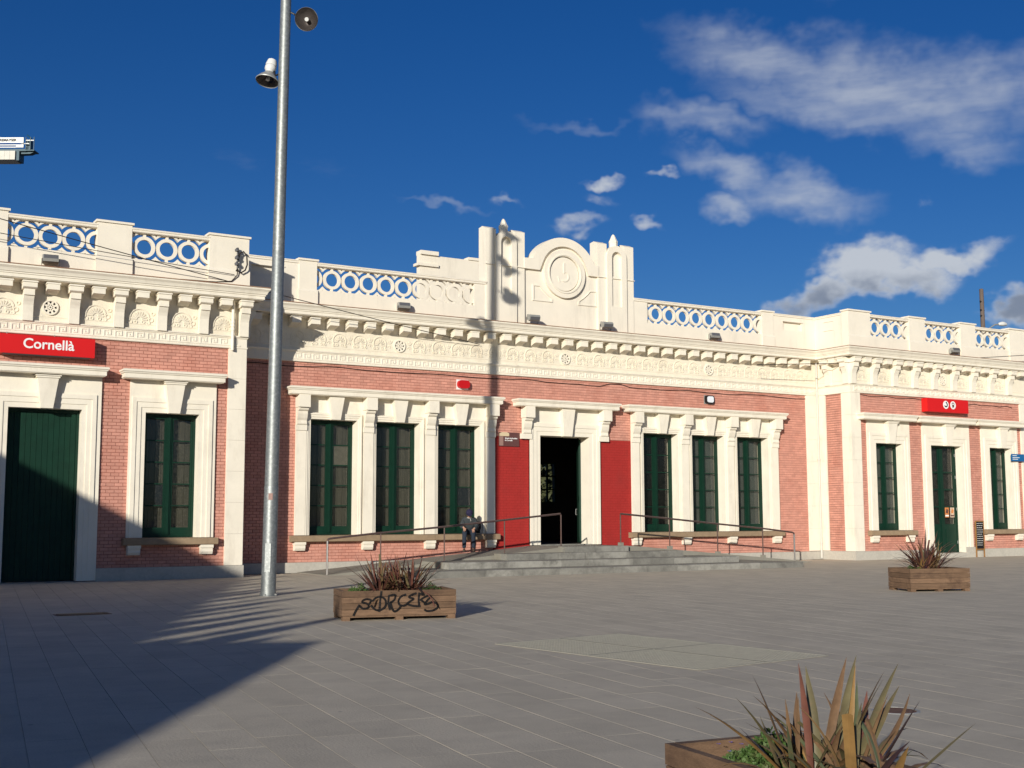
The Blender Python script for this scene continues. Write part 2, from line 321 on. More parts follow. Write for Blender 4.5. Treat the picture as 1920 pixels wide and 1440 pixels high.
def thing(name, label, cat, loc=(0, 0, 0), rz=0, group=None):
    o = bpy.data.objects.new(name, None); COL.objects.link(o); o.location = loc; o.rotation_euler = (0, 0, rz); o.empty_display_size = .2
    return tag(o, label, cat, group)
def copy_tree(o, parent=None):
    c = o.copy(); COL.objects.link(c); c.parent = parent
    for ch in list(o.children): copy_tree(ch, c)
    return c
def text_mesh(txt, size, depth=.004, bold=.0):
    cu = bpy.data.curves.new('lettering', 'FONT'); cu.body = txt; cu.size = size; cu.extrude = depth; cu.offset = bold; cu.align_x = 'CENTER'; cu.align_y = 'CENTER'; cu.resolution_u = 4
    o = bpy.data.objects.new('lettering', cu); COL.objects.link(o)
    dg = bpy.context.evaluated_depsgraph_get(); me = bpy.data.meshes.new_from_object(o.evaluated_get(dg)); bpy.data.objects.remove(o); bpy.data.curves.remove(cu); return me

# ------------------------------------------------------------------ the ground
g = MB(); g.add([(-700, -700, -.05), (900, -700, -.05), (900, 1100, -.05), (-700, 1100, -.05)], [(0, 1, 2, 3)]); tag(g.build('ground', asph), kind='structure')
plaza = MB().add([(-75, -80, -.006), (60, -80, -.006), (60, -.2, -.006), (-75, -.2, -.006)], [(0, 1, 2, 3)]).build('plaza_paving', joint); tag(plaza, kind='structure')
# grating pit shade is a dark-coloured sheet laid over the slabs, see GR below
PD = Vector((-.1340, -.9910)); PX = Vector((.9910, -.1340))       # slab courses run this way
GRC = [Vector((-15.334, -21.569)), Vector((-13.19, -21.29)), Vector((-12.745, -24.80)), Vector((-14.883, -25.081))]
def in_quad(p, q):
    s = None
    for i in range(4):
        a = q[i]; b = q[(i+1) % 4]; c = (b-a).cross(p-a) if hasattr(b-a, 'cross') else 0
        t = c > 0
        if s is None: s = t
        elif s != t: return False
    return True
slabs = []
sr = random.Random(3); n0 = -17.686
for i in range(-14, 130):
    c0 = n0 + .3905*i; off = sr.random()*.8
    for k in range(-5, 80):
        t0 = -3 + off + .8*k
        cx, t = c0+.195, t0+.4
        p = PX*cx + PD*t
        if p.y > -.5 or p.y < -36.5 or p.x > 30 or p.x < -30: continue
        v = p - Vector((CAM.x, CAM.y)); a = math.atan2(v.x, v.y)
        if v.length > 4 and not (R(2) < a < R(61)): continue
        if v.length > 34 and sr.random() < 0: continue
        slabs.append((v.length, c0, t0))
slabs.sort()
def slab_mesh(m, c0, t0, w=.3905, l=.8, gap=.0024, ge=.0005):
    dz = sr.uniform(-.0003, .0003)
    tp = [PX*(c0+gap)+PD*(t0+ge), PX*(c0+w-gap)+PD*(t0+ge), PX*(c0+w-gap)+PD*(t0+l-ge), PX*(c0+gap)+PD*(t0+l-ge)]
    cc = sum(tp, Vector((0, 0)))/4
    bt = [cc+(q-cc)*1.004 for q in tp]
    m.add([(q.x, q.y, dz) for q in tp]+[(q.x, q.y, -.012) for q in bt], [(3, 2, 1, 0), (0, 1, 5, 4), (1, 2, 6, 5), (2, 3, 7, 6), (3, 0, 4, 7)])
def vis_slab(s):
    p = PX*(s[1]+.2)+PD*(s[2]+.4); q = Vector((p.x, p.y, 0))-CAM; d = q.dot(fw)
    return d > .3 and abs(q.dot(rt)/d) < .43 and abs(q.dot(up)/d) < .325
vis = [s for s in slabs if vis_slab(s)]; near = set(vis[:300])
base = MB(); slab_mesh(base, -.19525, -.4); base_me = base.mesh('paving_slab', paving)
for s in vis[:300]:
    p = PX*(s[1]+.19525)+PD*(s[2]+.4)
    link('paving_slab', base_me, plaza, (p.x, p.y, sr.uniform(-.0004, .0004)), (sr.uniform(-.0006, .0006), sr.uniform(-.0006, .0006), 0))
m = MB()
for s in slabs:
    if s not in near: slab_mesh(m, s[1], s[2])
o = m.build('paving_slab_field', paving, plaza); tag(o, kind='stuff')
at = o.data.attributes.new('tone', 'FLOAT', 'POINT'); vals = []
for k in range(len(o.data.vertices)//8): vals += [sr.uniform(-1, 1)]*8
at.data.foreach_set('value', vals)

# ------------------------------------------------------------------ the station building
ST = thing('station_building', 'single-storey pink brick railway station with cream trim, ring parapet and clock pediment', 'building')
WY = -1.77                                                          # front plane of the wings (main front is Y = 0)
ZB, ZT = 0.0, 8.25
BR = .06                                                            # brick face behind the trim plane
def wallgrid(x0, x1, z0, z1, holes, yf, yb, name, m, parent=ST):
    xs = sorted({x0, x1, *[h[0] for h in holes], *[h[1] for h in holes]}); zs = sorted({z0, z1, *[h[2] for h in holes], *[h[3] for h in holes]})
    b = MB()
    for i in range(len(xs)-1):
        for k in range(len(zs)-1):
            cx, cz = (xs[i]+xs[i+1])/2, (zs[k]+zs[k+1])/2
            if any(h[0] < cx < h[1] and h[2] < cz < h[3] for h in holes): continue
            b.add([(xs[i], yf, zs[k]), (xs[i+1], yf, zs[k]), (xs[i+1], yf, zs[k+1]), (xs[i], yf, zs[k+1])], [(0, 1, 2, 3)])
            b.add([(xs[i], yb, zs[k]), (xs[i+1], yb, zs[k]), (xs[i+1], yb, zs[k+1]), (xs[i], yb, zs[k+1])], [(3, 2, 1, 0)])
    for h in holes:
        a, c, d, e = h
        b.add([(a, yf, d), (a, yb, d), (a, yb, e), (a, yf, e)], [(0, 1, 2, 3)]); b.add([(c, yf, d), (c, yb, d), (c, yb, e), (c, yf, e)], [(3, 2, 1, 0)])
        b.add([(a, yf, e), (c, yf, e), (c, yb, e), (a, yb, e)], [(3, 2, 1, 0)]); b.add([(a, yf, d), (c, yf, d), (c, yb, d), (a, yb, d)], [(0, 1, 2, 3)])
    for xx in (x0, x1): b.add([(xx, yf, z0), (xx, yb, z0), (xx, yb, z1), (xx, yf, z1)], [(0, 1, 2, 3)])
    me = bpy.data.meshes.new(name); me.from_pydata(b.v, [], b.f); me.materials.append(m); return link(name, me, parent)
ZH, ZS, DZ = 4.69, 1.126, 4.45
OPEN = [(-9.37, -7.82), (-7.16, -5.63), (-4.96, -3.39), (3.39, 4.96), (5.63, 7.16), (7.82, 9.37)]
main_holes = [(a-.02, b+.02, ZS-.02, ZH+.02) for a, b in OPEN] + [(-1.04, 1.04, .69, DZ+.02)]
wallgrid(-12.05, 12.05, 0, 8.25, main_holes, BR+.012, .62, 'wall', mort)
WH = 4.52
def wing_holes(sg):
    hs = [(13.35, 14.87, ZS-.02, WH+.02), (16.50, 18.38, -.01 if sg < 0 else .17, WH+.02), (20.10, 21.52, ZS-.02, WH+.02)]
    return hs if sg > 0 else [(-b, -a, c, d) for a, b, c, d in hs]
for sg in (-1, 1):
    x0, x1 = sorted((12.135*sg, 24*sg))
    wallgrid(x0, x1, 0, 8.25, wing_holes(sg), WY+BR+.012, WY+.68, 'wall', mort)
    a, b = sorted((12.05*sg+.072*sg, 12.6*sg))
    MB().box(a, b, WY+.69, .6, 0, 8.25).build('wall', mort, ST)     # return wall of the wing
# inside: floor, ceiling, back wall
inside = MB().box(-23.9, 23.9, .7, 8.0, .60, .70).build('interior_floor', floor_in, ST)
MB().box(-24, 24, .13, 7.99, 8.02, 8.19).build('roof', roofm, ST)
for sg in (-1, 1): MB().box(*sorted((12.25*sg, 24*sg)), WY+.14, .128, 8.02, 8.19).build('roof', roofm, ST)
back_holes = [(3.95, 4.8, 2.25, 3.95)]
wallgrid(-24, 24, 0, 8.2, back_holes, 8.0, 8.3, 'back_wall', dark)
for a, b, c, d in back_holes:
    bw = MB()
    for x in (a, (a+b)/2-.04, b-.08): bw.box(x, x+.08, 8.0, 8.06, c, d)
    for k in range(4): bw.box(a+.08, (a+b)/2-.04, 8.01, 8.05, c+k*.55, c+k*.55+.06); bw.box((a+b)/2+.04, b-.08, 8.01, 8.05, c+k*.55, c+k*.55+.06)
    bw.build('back_door', green, ST)
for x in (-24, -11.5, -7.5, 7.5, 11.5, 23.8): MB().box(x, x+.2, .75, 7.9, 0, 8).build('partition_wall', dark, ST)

# ---- bricks
BL, BH = .222, .0905
def brick_rects(regions, excl, seed):
    q = random.Random(seed); out = []
    for (x0, x1, z0, z1) in regions:
        r = 0; z = z0
        while z < z1-.02:
            zt = min(z+BH, z1); zc = (z+zt)/2; x = x0-(BL/2 if r % 2 else 0) - .03
            ex = [(e[0], e[1]) for e in excl if e[2] < zc < e[3]]
            while x < x1:
                segs = [(max(x, x0), min(x+BL, x1))]
                for e in ex:
                    ns = []
                    for s in segs:
                        if e[1] <= s[0] or e[0] >= s[1]: ns.append(s)
                        else:
                            if e[0]-s[0] > .03: ns.append((s[0], e[0]))
                            if s[1]-e[1] > .03: ns.append((e[1], s[1]))
                    segs = ns
                for s in segs:
                    if s[1]-s[0] > .03: out.append((s[0]+.0045, s[1]-.0045, z+.0045, zt-.0045, q.uniform(-.002, .0025)))
                x += BL
            r += 1; z += BH
    return out
def brick_add(m, x0, x1, z0, z1, y, d):
    b = .004
    m.add([(x0+b, y-d, z0+b), (x1-b, y-d, z0+b), (x1-b, y-d, z1-b), (x0+b, y-d, z1-b), (x0, y+.014, z0), (x1, y+.014, z0), (x1, y+.014, z1), (x0, y+.014, z1)],
          [(0, 1, 2, 3), (1, 0, 4, 5), (2, 1, 5, 6), (3, 2, 6, 7), (0, 3, 7, 4)])
GROUP_L, GROUP_R = (-9.80, -2.92, 1.0, 5.5), (2.92, 9.80, 1.0, 5.5)
DOORX = (-1.40, 1.40, 0, 5.5)
ml = [(-12.0, 11.5, .31, 6.47)]
red_zone = [(-2.86, -1.40, .5, 4.37), (1.40, 2.86, .5, 4.37)]
main_b = brick_rects(ml, [GROUP_L, GROUP_R, DOORX]+red_zone, 1)
red_b = brick_rects(red_zone, [], 2)
def wing_excl():
    return [(12.96, 15.22, 1.0, 5.5), (16.10, 18.78, 0, 5.5), (19.67, 21.87, 1.0, 5.5)]
wb = brick_rects([(12.53, 22.25, .33, 6.47)], wing_excl(), 4)
allb = []
for x0, x1, z0, z1, d in main_b: allb.append((x0, x1, z0, z1, BR, d, 0))
for x0, x1, z0, z1, d in wb:
    allb.append((x0, x1, z0, z1, WY+BR, d, 0)); allb.append((-x1, -x0, z0, z1, WY+BR, d, 0))
for x0, x1, z0, z1, d in red_b: allb.append((x0, x1, z0, z1, BR, d, 1))
def bd(b): return (Vector(((b[0]+b[1])/2, b[4], (b[2]+b[3])/2))-CAM).length
def bvis(b):
    q = Vector(((b[0]+b[1])/2, b[4], (b[2]+b[3])/2))-CAM; d = q.dot(fw); return abs(q.dot(rt)/d) < .415
cand = sorted([b for b in allb if b[6] == 0 and b[1]-b[0] > .15 and bvis(b)], key=bd)[:300]
cs = set(cand); cache = {}
for b in cand:
    k = (round(b[1]-b[0], 2), round(b[3]-b[2], 3))
    if k not in cache:
        mm = MB(); brick_add(mm, -(b[1]-b[0])/2, (b[1]-b[0])/2, -(b[3]-b[2])/2, (b[3]-b[2])/2, 0, 0); cache[k] = mm.mesh('brick', pink)
    link('brick', cache[k], ST, ((b[0]+b[1])/2, b[4]-b[5], (b[2]+b[3])/2))
m = MB(); mr_ = MB()
for b in allb:
    if b in cs: continue
    brick_add(mr_ if b[6] else m, *b[:6])
# the returns of the wings carry bricks as well
for sg in (-1, 1):
    rb = brick_rects([(.41, 1.23, .33, 6.47)], [], 9)
    for x0, x1, z0, z1, d in rb:
        y0, y1 = -x1, -x0; X = (12.05+BR)*sg; s = -sg
        o = len(m.v); e = .004
        m.add([(X+s*d, y0+e, z0+e), (X+s*d, y1-e, z0+e), (X+s*d, y1-e, z1-e), (X+s*d, y0+e, z1-e), (X-s*.014, y0, z0), (X-s*.014, y1, z0), (X-s*.014, y1, z1), (X-s*.014, y0, z1)],
              [(0, 1, 2, 3), (1, 0, 4, 5), (2, 1, 5, 6), (3, 2, 6, 7), (0, 3, 7, 4)])
    X0, X1 = sorted(((12.05+BR)*sg+.012*sg, (12.05+BR)*sg+.06*sg))
    MB().box(X0, X1, -1.25, -.39, .3, 6.5).build('wall', mort, ST)
def toned(o, nv, seed):
    q = random.Random(seed); me = o.data; a = me.attributes.new('tone', 'FLOAT', 'POINT'); vals = []
    for k in range(len(me.vertices)//nv): vals += [q.uniform(-1, 1)]*nv
    a.data.foreach_set('value', vals); return o
tag(toned(m.build('brick_courses', pink, ST), 8, 1), kind='stuff'); tag(mr_.build('red_brick_courses', redp, ST), kind='stuff')
for x0, x1, z0, z1 in red_zone: MB().box(x0, x1, BR+.004, BR+.011, z0, z1).build('red_joint_panel', mortr, ST)

# ---- plinth, pilasters
def blocks(x0, x1, y0, y1, z0, z1, h, name='pilaster_block', m=white):
    n = max(1, round((z1-z0)/h)); hh = (z1-z0)/n
    for k in range(n):
        b = MB(); e = .006; zz0, zz1 = z0+k*hh+.002, z0+(k+1)*hh-.002
        b.box(x0, x1, y0, y1, zz0, zz1).build(name, m, ST)
for sg in (-1, 1):
    def S(a, b): return sorted((a*sg, b*sg))
    x0, x1 = S(11.45, 12.05); blocks(x0, x1-.002 if sg > 0 else x1, 0, BR+.02, .33, 6.46, .86)
    x0, x1 = S(12.05, 12.57); blocks(x0, x1, WY, WY+.50, .34, 6.46, .86)            # corner pilaster wraps round the return
    x0, x1 = S(12.05, 12.30); blocks(x0, x1, -.40, .02, .34, 6.46, .86)
    x0, x1 = S(22.2, 22.9); blocks(x0, x1, WY, WY+.1, .34, 6.46, .86)
    for a, b in ((12.02, 16.03), (18.85, 24)):
        x0, x1 = S(a, b); MB().box(x0, x1, WY-.035, WY+.14, 0, .335).build('plinth', granite, ST)
    x0, x1 = S(12.015, 12.2); MB().box(x0, x1, WY+.142, -.037, 0, .333).build('plinth', granite, ST)
MB().box(-12.01, -1.5, -.035, .14, 0, .31).build('plinth', granite, ST); MB().box(1.5, 12.01, -.035, .14, 0, .31).build('plinth', granite, ST)

# ---- window surrounds
def ring_frame(b, r0, r1, y0, y1, openbottom=True):       # frame between outer rect r0 and inner rect r1 (x0,x1,z0,z1)
    b.prism([(r0[0], r0[2]), (r1[0], r1[2]), (r1[0], r1[3]), (r0[0], r0[3])], y0, y1)
    b.prism([(r1[1], r1[2]), (r0[1], r0[2]), (r0[1], r0[3]), (r1[1], r1[3])], y0, y1)
    b.prism([(r0[0], r0[3]), (r1[0], r1[3]), (r1[1], r1[3]), (r0[1], r0[3])], y0, y1)
def surround(a, b_, z0, z1, outer, yp, name='window_surround', m=white, depth=.66):
    """stepped architrave round an opening; outer = (left, right, top) margins"""
    b = MB(); L, Rr, T = outer
    ks = [0, .30, .66, 1.0]; ys = [yp-.035, yp-.012, yp+.010]
    for i in range(3):
        r0 = (a-L*(1-ks[i]), b_+Rr*(1-ks[i]), z0, z1+T*(1-ks[i])); r1 = (a-L*(1-ks[i+1]), b_+Rr*(1-ks[i+1]), z0, z1+T*(1-ks[i+1]))
        ring_frame(b, r0, r1, ys[i], yp+(depth if i == 2 else .40))
    return b.build(name, m, ST)
HOODP = [(.09, 5.40), (-.31, 5.40), (-.31, 5.415), (-.34, 5.42), (-.34, 5.53), (-.365, 5.545), (-.375, 5.575), (-.40, 5.59), (-.40, 5.635), (-.36, 5.655), (.09, 5.66)]
def hood(x0, x1, yp):
    # sweep round three sides so the ends return with the same profile
    prof = [(-y, z) for y, z in HOODP if y < .08]
    path = [(x0+.40, yp+.06), (x0+.40, yp), (x1-.40, yp), (x1-.40, yp+.06)]
    pr = [(-.05, 5.40)]+prof+[(-.05, 5.66)]
    return MB().sweep(path, pr).build('window_hood', white, ST)
def keystone(cx, yp, ztop, zbot, wt=.47, wb_=.28, p=.17, cap=False):
    b = MB(); y0t, y0b = yp-p-.05, yp-p
    b.add([(cx-wb_/2, y0b, zbot), (cx+wb_/2, y0b, zbot), (cx+wt/2, y0t, ztop), (cx-wt/2, y0t, ztop), (cx-wb_/2, yp+.1, zbot), (cx+wb_/2, yp+.1, zbot), (cx+wt/2, yp+.1, ztop), (cx-wt/2, yp+.1, ztop)],
          [(0, 1, 2, 3), (5, 4, 7, 6), (4, 0, 3, 7), (1, 5, 6, 2), (3, 2, 6, 7), (4, 5, 1, 0)])
    if cap: b.box(cx-wt/2-.03, cx+wt/2+.03, yp-p-.08, yp+.1, ztop+.001, ztop+.05); b.box(cx-wt/2-.06, cx+wt/2+.06, yp-p-.11, yp+.1, ztop+.051, ztop+.075)
    return b.build('keystone', white, ST)
def scroll_bracket(cx, yp, w=.34, ztop=5.34, zbot=4.32):
    pr = [(yp+.02, ztop), (yp-.33, ztop), (yp-.33, ztop-.38), (yp-.25, ztop-.385)]
    for k in range(7):
        q = R(90*k/6); pr.append((yp-.17-.08*math.cos(q)+.0, ztop-.39-.10*math.sin(q)))
    pr += [(yp-.17, ztop-.50), (yp-.17, ztop-.58), (yp-.135, ztop-.70), (yp-.09, ztop-.78), (yp-.10, ztop-.80), (yp-.115, zbot+.03), (yp-.10, zbot), (yp+.02, zbot)]
    pr2 = []
    for p in pr:
        if not pr2 or (abs(p[0]-pr2[-1][0])+abs(p[1]-pr2[-1][1])) > 1e-4: pr2.append(p)
    b = MB(); b.extx(pr2[:3]+[(yp+.02, ztop-.38)], cx-w/2-.01, cx+w/2+.01); b.extx([(yp+.02, ztop-.382)]+pr2[3:], cx-w/2+.015, cx+w/2-.015)
    return b.build('scroll_bracket', white, ST)
def sill(x0, x1, yp, zt=ZS, h=.20, pr=.17):
    n = max(1, round((x1-x0)/2.4)); w = (x1-x0)/n
    for k in range(n):
        b = MB(); b.extx([(yp+.42, zt+.0), (yp-pr+.02, zt-.012), (yp-pr, zt-.03), (yp-pr, zt-h+.02), (yp-pr+.03, zt-h), (yp+.1, zt-h)], x0+k*w+.003, x0+(k+1)*w-.003); b.build('window_sill', sillm, ST)
def sill_block(cx, yp, zt=ZS-.20, w=.33):
    b = MB(); b.box(cx-w/2-.015, cx+w/2+.015, yp-.13, yp+.08, zt-.085, zt-.002); b.box(cx-w/2, cx+w/2, yp-.10, yp+.08, zt-.11, zt-.086)
    b.extx([(yp+.08, zt-.112), (yp-.11, zt-.112), (yp-.11, zt-.19), (yp-.07, zt-.26), (yp+.08, zt-.26)], cx-w/2, cx+w/2); b.build('sill_block', white, ST)

pane_n = [0]
def casement(a, b_, z0, z1, y, kind, seed):
    """two-leaf casement, five rows of panes; window > pane, shutter"""
    q = random.Random(seed); w = MB(); f = .065
    w.box(a, a+f, y-.03, y+.07, z0, z1); w.box(b_-f, b_, y-.03, y+.07, z0, z1); w.box(a+f, b_-f, y-.03, y+.07, z1-f, z1); w.box(a+f, b_-f, y-.03, y+.07, z0, z0+.05)
    mid = (a+b_)/2; st = .07
    w.box(mid-st, mid+st, y-.05, y+.045, z0+.051, z1-f-.001)
    w.box(mid-.028, mid+.028, y-.075, y-.051, z0+.06, z1-f-.01)
    leaves = [(a+f+.004, mid-st-.002), (mid+st+.002, b_-f-.004)]
    for x0, x1 in leaves:
        w.box(x0, x0+.05, y-.02, y+.04, z0+.052, z1-f-.002); w.box(x1-.05, x1, y-.02, y+.04, z0+.052, z1-f-.002)
        w.box(x0+.051, x1-.051, y-.02, y+.04, z0+.052, z0+.26); w.box(x0+.051, x1-.051, y-.02, y+.04, z1-f-.07, z1-f-.002)
        w.box(x0+.09, x1-.09, y-.028, y-.021, z0+.10, z0+.21)
    win = w.build('window', green, ST)
    zz0, zz1 = z0+.26, z1-f-.07; h = (zz1-zz0)/5
    for x0, x1 in leaves:
        for k in range(1, 5): MB().box(x0+.051, x1-.051, y-.012, y+.03, zz0+k*h-.016, zz0+k*h+.016).build('glazing_bar', greend, win)
        for k in range(5):
            pa = MB(); t = q.uniform(-.004, .004)
            pa.add([(x0+.05, y+.012+t, zz0+k*h+.016), (x1-.05, y+.012-t, zz0+k*h+.016), (x1-.05, y+.012-t, zz0+(k+1)*h-.016), (x0+.05, y+.012+t, zz0+(k+1)*h-.016)], [(0, 1, 2, 3)])
            pa.build('pane', glass, win)
            if q.random() < .08 and kind == 'wood':
                MB().box(x0+.05, x1-.05, y+.03, y+.036, zz0+k*h+.02, zz0+(k+1)*h-.02).build('board_behind_pane', paper if q.random() < .6 else MATS['denim'], win)
    if kind in ('wood', 'blind'):
        n = 8; ww = (b_-a-.16)/n
        for k in range(n):
            sx = a+.08+k*ww
            MB().box(sx+.005, sx+ww-.005, y+.13+q.uniform(0, .012), y+.155, z0+.06, z1-.08).build('shutter_board', shut if kind == 'wood' else shutg, win)
        MB().box(a+.05, b_-.05, y+.16, y+.18, z0+.03, z1-.03).build('shutter_back', dark, win)
    return win
# main triple windows
for sg in (-1, 1):
    op = OPEN[:3] if sg < 0 else OPEN[3:]
    pil = [-9.695, -7.45, -5.265, -3.005] if sg < 0 else [3.005, 5.265, 7.45, 9.695]
    lo, hi = (pil[0]-.17, pil[-1]+.17)
    # lintel panel behind keystones, pilaster strips, architraves
    wall_holes = [(a-.17, b+.17, ZS, ZH+.20) for a, b in op]
    wallgrid(lo+.02, hi-.02, ZS, 5.42, wall_holes, .035, .07, 'lintel_panel', white)
    for x in pil:
        blocks(x-.165, x+.165, -.045, .01, ZS, 4.315, 3.2, 'window_pilaster')
        MB().box(x-.18, x+.18, -.075, .011, 4.32, 4.49).build('pilaster_capital', white, ST)
        scroll_bracket(x, 0, ztop=5.399, zbot=4.495)
        sill_block(x, 0)
    for i, (a, b) in enumerate(op):
        surround(a, b, ZS, ZH, (.15, .15, .19), .0)
        keystone((a+b)/2, 0, 5.398, ZH-.012, .50)
        kind = 'wood' if sg < 0 else ('none' if i == 0 else 'blind')
        casement(a+.012, b-.012, ZS+.012, ZH-.005, .40, kind, 20+i+sg)
    sill(lo-.13, hi+.13, 0)
    hood(-10.19 if sg < 0 else 2.46, -2.64 if sg < 0 else 10.12, 0)
# main door
wallgrid(-1.45, 1.45, .72, 5.42, [(-1.30, 1.30, .72, DZ+.30)], .012, .07, 'lintel_panel', jamb)
surround(-1.02, 1.02, .72, DZ, (.43, .43, .42), .0, 'door_surround', m=jamb)
keystone(0.02, 0, 5.398, DZ-.012, .54, .33)
for x in (-1.60, 1.60):
    scroll_bracket(x, 0, ztop=5.399, zbot=4.495); MB().box(x-.21, x+.21, -.075, .05, 4.31, 4.49).build('pilaster_capital', white, ST)
hood(-2.13, 2.15, 0)
MB().box(-1.02, 1.02, -.05, .75, .70, .735).build('door_sill', stepm, ST)
dr = MB().box(0, .98, -.03, .03, .76, 4.40); dr.box(.12, .86, .031, .042, .95, 2.2); dr.box(.12, .86, .031, .042, 2.4, 4.2)
dl = dr.build('door', greend, ST, loc=(.985, .56, 0), rot=(0, 0, R(61))); MB().tube([(.9, .03, 1.75), (.9, .08, 1.75), (.9, .08, 1.95), (.9, .03, 1.95)], .012).build('handle', greym, dl)
MB().box(-.985, -.93, .64, 1.60, .76, 4.40).build('door', greend, ST)
# wings
LETTER = None
for sg in (-1, 1):
    def S(a, b): return sorted((a*sg, b*sg))
    for i, ((a, b), (oa, ob)) in enumerate(zip([(13.37, 14.85), (16.52, 18.36), (20.12, 21.5)], [(12.90, 15.28), (16.03, 18.85), (19.61, 21.93)])):
        x0, x1 = S(a, b); o0, o1 = S(oa, ob); isdoor = i == 1
        z0 = ZS if not isdoor else (.02 if sg < 0 else .2)
        wallgrid(o0, o1, z0 if isdoor else ZS, 5.40, [(x0-.36, x1+.36, z0, WH+.40)], WY, WY+.09, 'lintel_panel', white)
        surround(x0, x1, z0, WH, (.365, .365, .405), WY+.0)
        keystone((x0+x1)/2, WY, 5.30, WH-.01, .52, .30, cap=True)
        h0, h1 = ((12.33, 15.42), (15.50, 18.95), (19.02, 22.1))[i] if sg > 0 else ((-15.58, -12.70), (-19.1, -15.93), (-22.3, -19.4))[i]; hood(h0, h1, WY)
        if not isdoor:
            sill(o0-.1, o1+.1, WY)
            for x in (o0+.2, o1-.2): sill_block(x, WY)
            casement(x0+.012, x1-.012, ZS+.012, WH-.005, WY+.36, 'wood' if sg < 0 else 'blind', 60+i*3+sg)
        elif sg < 0:
            y = WY+.34; fr = MB().box(x0, x0+.07, y-.02, y+.08, .03, WH); fr.box(x1-.07, x1, y-.02, y+.08, .03, WH); fr.box(x0+.07, x1-.07, y-.02, y+.08, WH-.08, WH)
            door = fr.build('door', green, ST)
            n = 12; ww = (x1-x0-.15)/n
            for k in range(n):
                sx = x0+.075+k*ww; MB().box(sx+.004, sx+ww-.004, y+.0+(k % 2)*.004, y+.045, .04, WH-.085).build('door_board', greend, door)
            MB().box(x0+.07, x1-.07, y+.05, y+.06, .04, WH-.09).build('door_back', dark, door)
        else:
            y = WY+.36; fr = MB().box(x0, x0+.07, y-.02, y+.08, .2, WH); fr.box(x1-.07, x1, y-.02, y+.08, .2, WH); fr.box(x0+.07, x1-.07, y-.02, y+.08, WH-.08, WH)
            fr.box((x0+x1)/2-.06, (x0+x1)/2+.06, y-.02, y+.05, .21, WH-.085)
            for a2, b2 in ((x0+.072, (x0+x1)/2-.062), ((x0+x1)/2+.062, x1-.072)):
                fr.box(a2, a2+.09, y, y+.05, .21, WH-.085); fr.box(b2-.09, b2, y, y+.05, .21, WH-.085); fr.box(a2+.09, b2-.09, y, y+.05, .21, 1.35)
                for zz in (2.02, 2.72, 3.42): fr.box(a2+.09, b2-.09, y, y+.05, zz, zz+.06)
                fr.box(a2+.13, b2-.13, y-.012, y-.001, .4, 1.15)
            door = fr.build('door', green, ST)
            for a2, b2 in ((x0+.16, (x0+x1)/2-.15), ((x0+x1)/2+.15, x1-.16)):
                for zz, z9 in ((1.35, 2.02), (2.08, 2.72), (2.78, 3.42), (3.48, WH-.09)):
                    MB().add([(a2, y+.02, zz), (b2, y+.02, zz), (b2, y+.02, z9), (a2, y+.02, z9)], [(0, 1, 2, 3)]).build('pane', glass, door)
            MB().box(x0+.07, x1-.07, y+.16, y+.18, .2, WH).build('door_back', dark, door)
            for zz in (.55, 1.9, 3.2, 4.1): MB().tube([(x1-.075, y-.03, zz), (x1-.075, y-.03, zz+.12)], .014).build('hinge', greym, door)
            MB().box(x0-.25, x1+.25, WY-.06, WY+.7, 0, .195).build('door_step', granite, ST)
            for e0, e1 in ((x0-.52, x0-.01), (x1+.01, x1+.52)): MB().box(e0, e1, WY-.065, WY+.02, .336 if False else .0, .42).build('plinth', granite, ST)

# ---- frieze, Greek-key band, cornice (run round the whole front)
XE = 24.0; X12 = 12.05
def path(yo=0.0): return [(-XE, WY), (-X12, WY), (-X12, 0), (X12, 0), (X12, WY), (XE, WY)]
MB().sweep(path(), [(-.09, 6.44), (.0, 6.44), (.018, 6.452), (.018, 6.485), (.0, 6.50), (.0, 6.725), (.022, 6.735), (.03, 6.76), (.055, 6.775), (.055, 6.80), (.02, 6.815), (-.09, 6.815)]).build('key_band', white, ST)
MB().sweep(path(), [(-.12, 6.80), (-.065, 6.80), (-.065, 6.93), (-.056, 6.938), (-.056, 6.953), (-.07, 6.96), (-.07, 7.83), (-.12, 7.83)]).build('frieze', frz, ST)
MB().sweep(path(), [(-.12, 7.80), (.0, 7.80), (.02, 7.835), (.34, 7.84), (.345, 7.855), (.375, 7.86), (.375, 7.945), (.40, 7.955), (.40, 7.985), (.425, 8.0), (.435, 8.03), (.455, 8.075), (.49, 8.115), (.505, 8.13), (.505, 8.165), (.495, 8.175), (-.12, 8.21)]).build('cornice', white, ST)
MB().sweep(path(), [(-.10, 8.212), (.48, 8.178), (.515, 8.176), (.52, 8.188), (.515, 8.197), (-.10, 8.245)]).build('cornice_coping', tilem, ST)
# Greek key units
kw = .292; ku = MB(); t = .016; L_ = .03
for x0, x1, z0, z1 in ((0, .20, .17, .20), (.17, .20, .06, .17), (.09, .17, .06, .09), (.09, .12, .09, .13), (.0, .03, .0, .17), (.03, .292, .0, .03)): ku.box(x0, x1, -t, .004, z0, z1)
kme = ku.mesh('key_fret', white)
def keys(x0, x1, y):
    n = int((x1-x0)/kw); o = (x1-x0-n*kw)/2
    for k in range(n): link('key_fret', kme, ST, (x0+o+k*kw, y, 6.515))
keys(-12.0, 12.0, 0); keys(12.1, 22.3, WY); keys(-19.4, -12.1, WY)
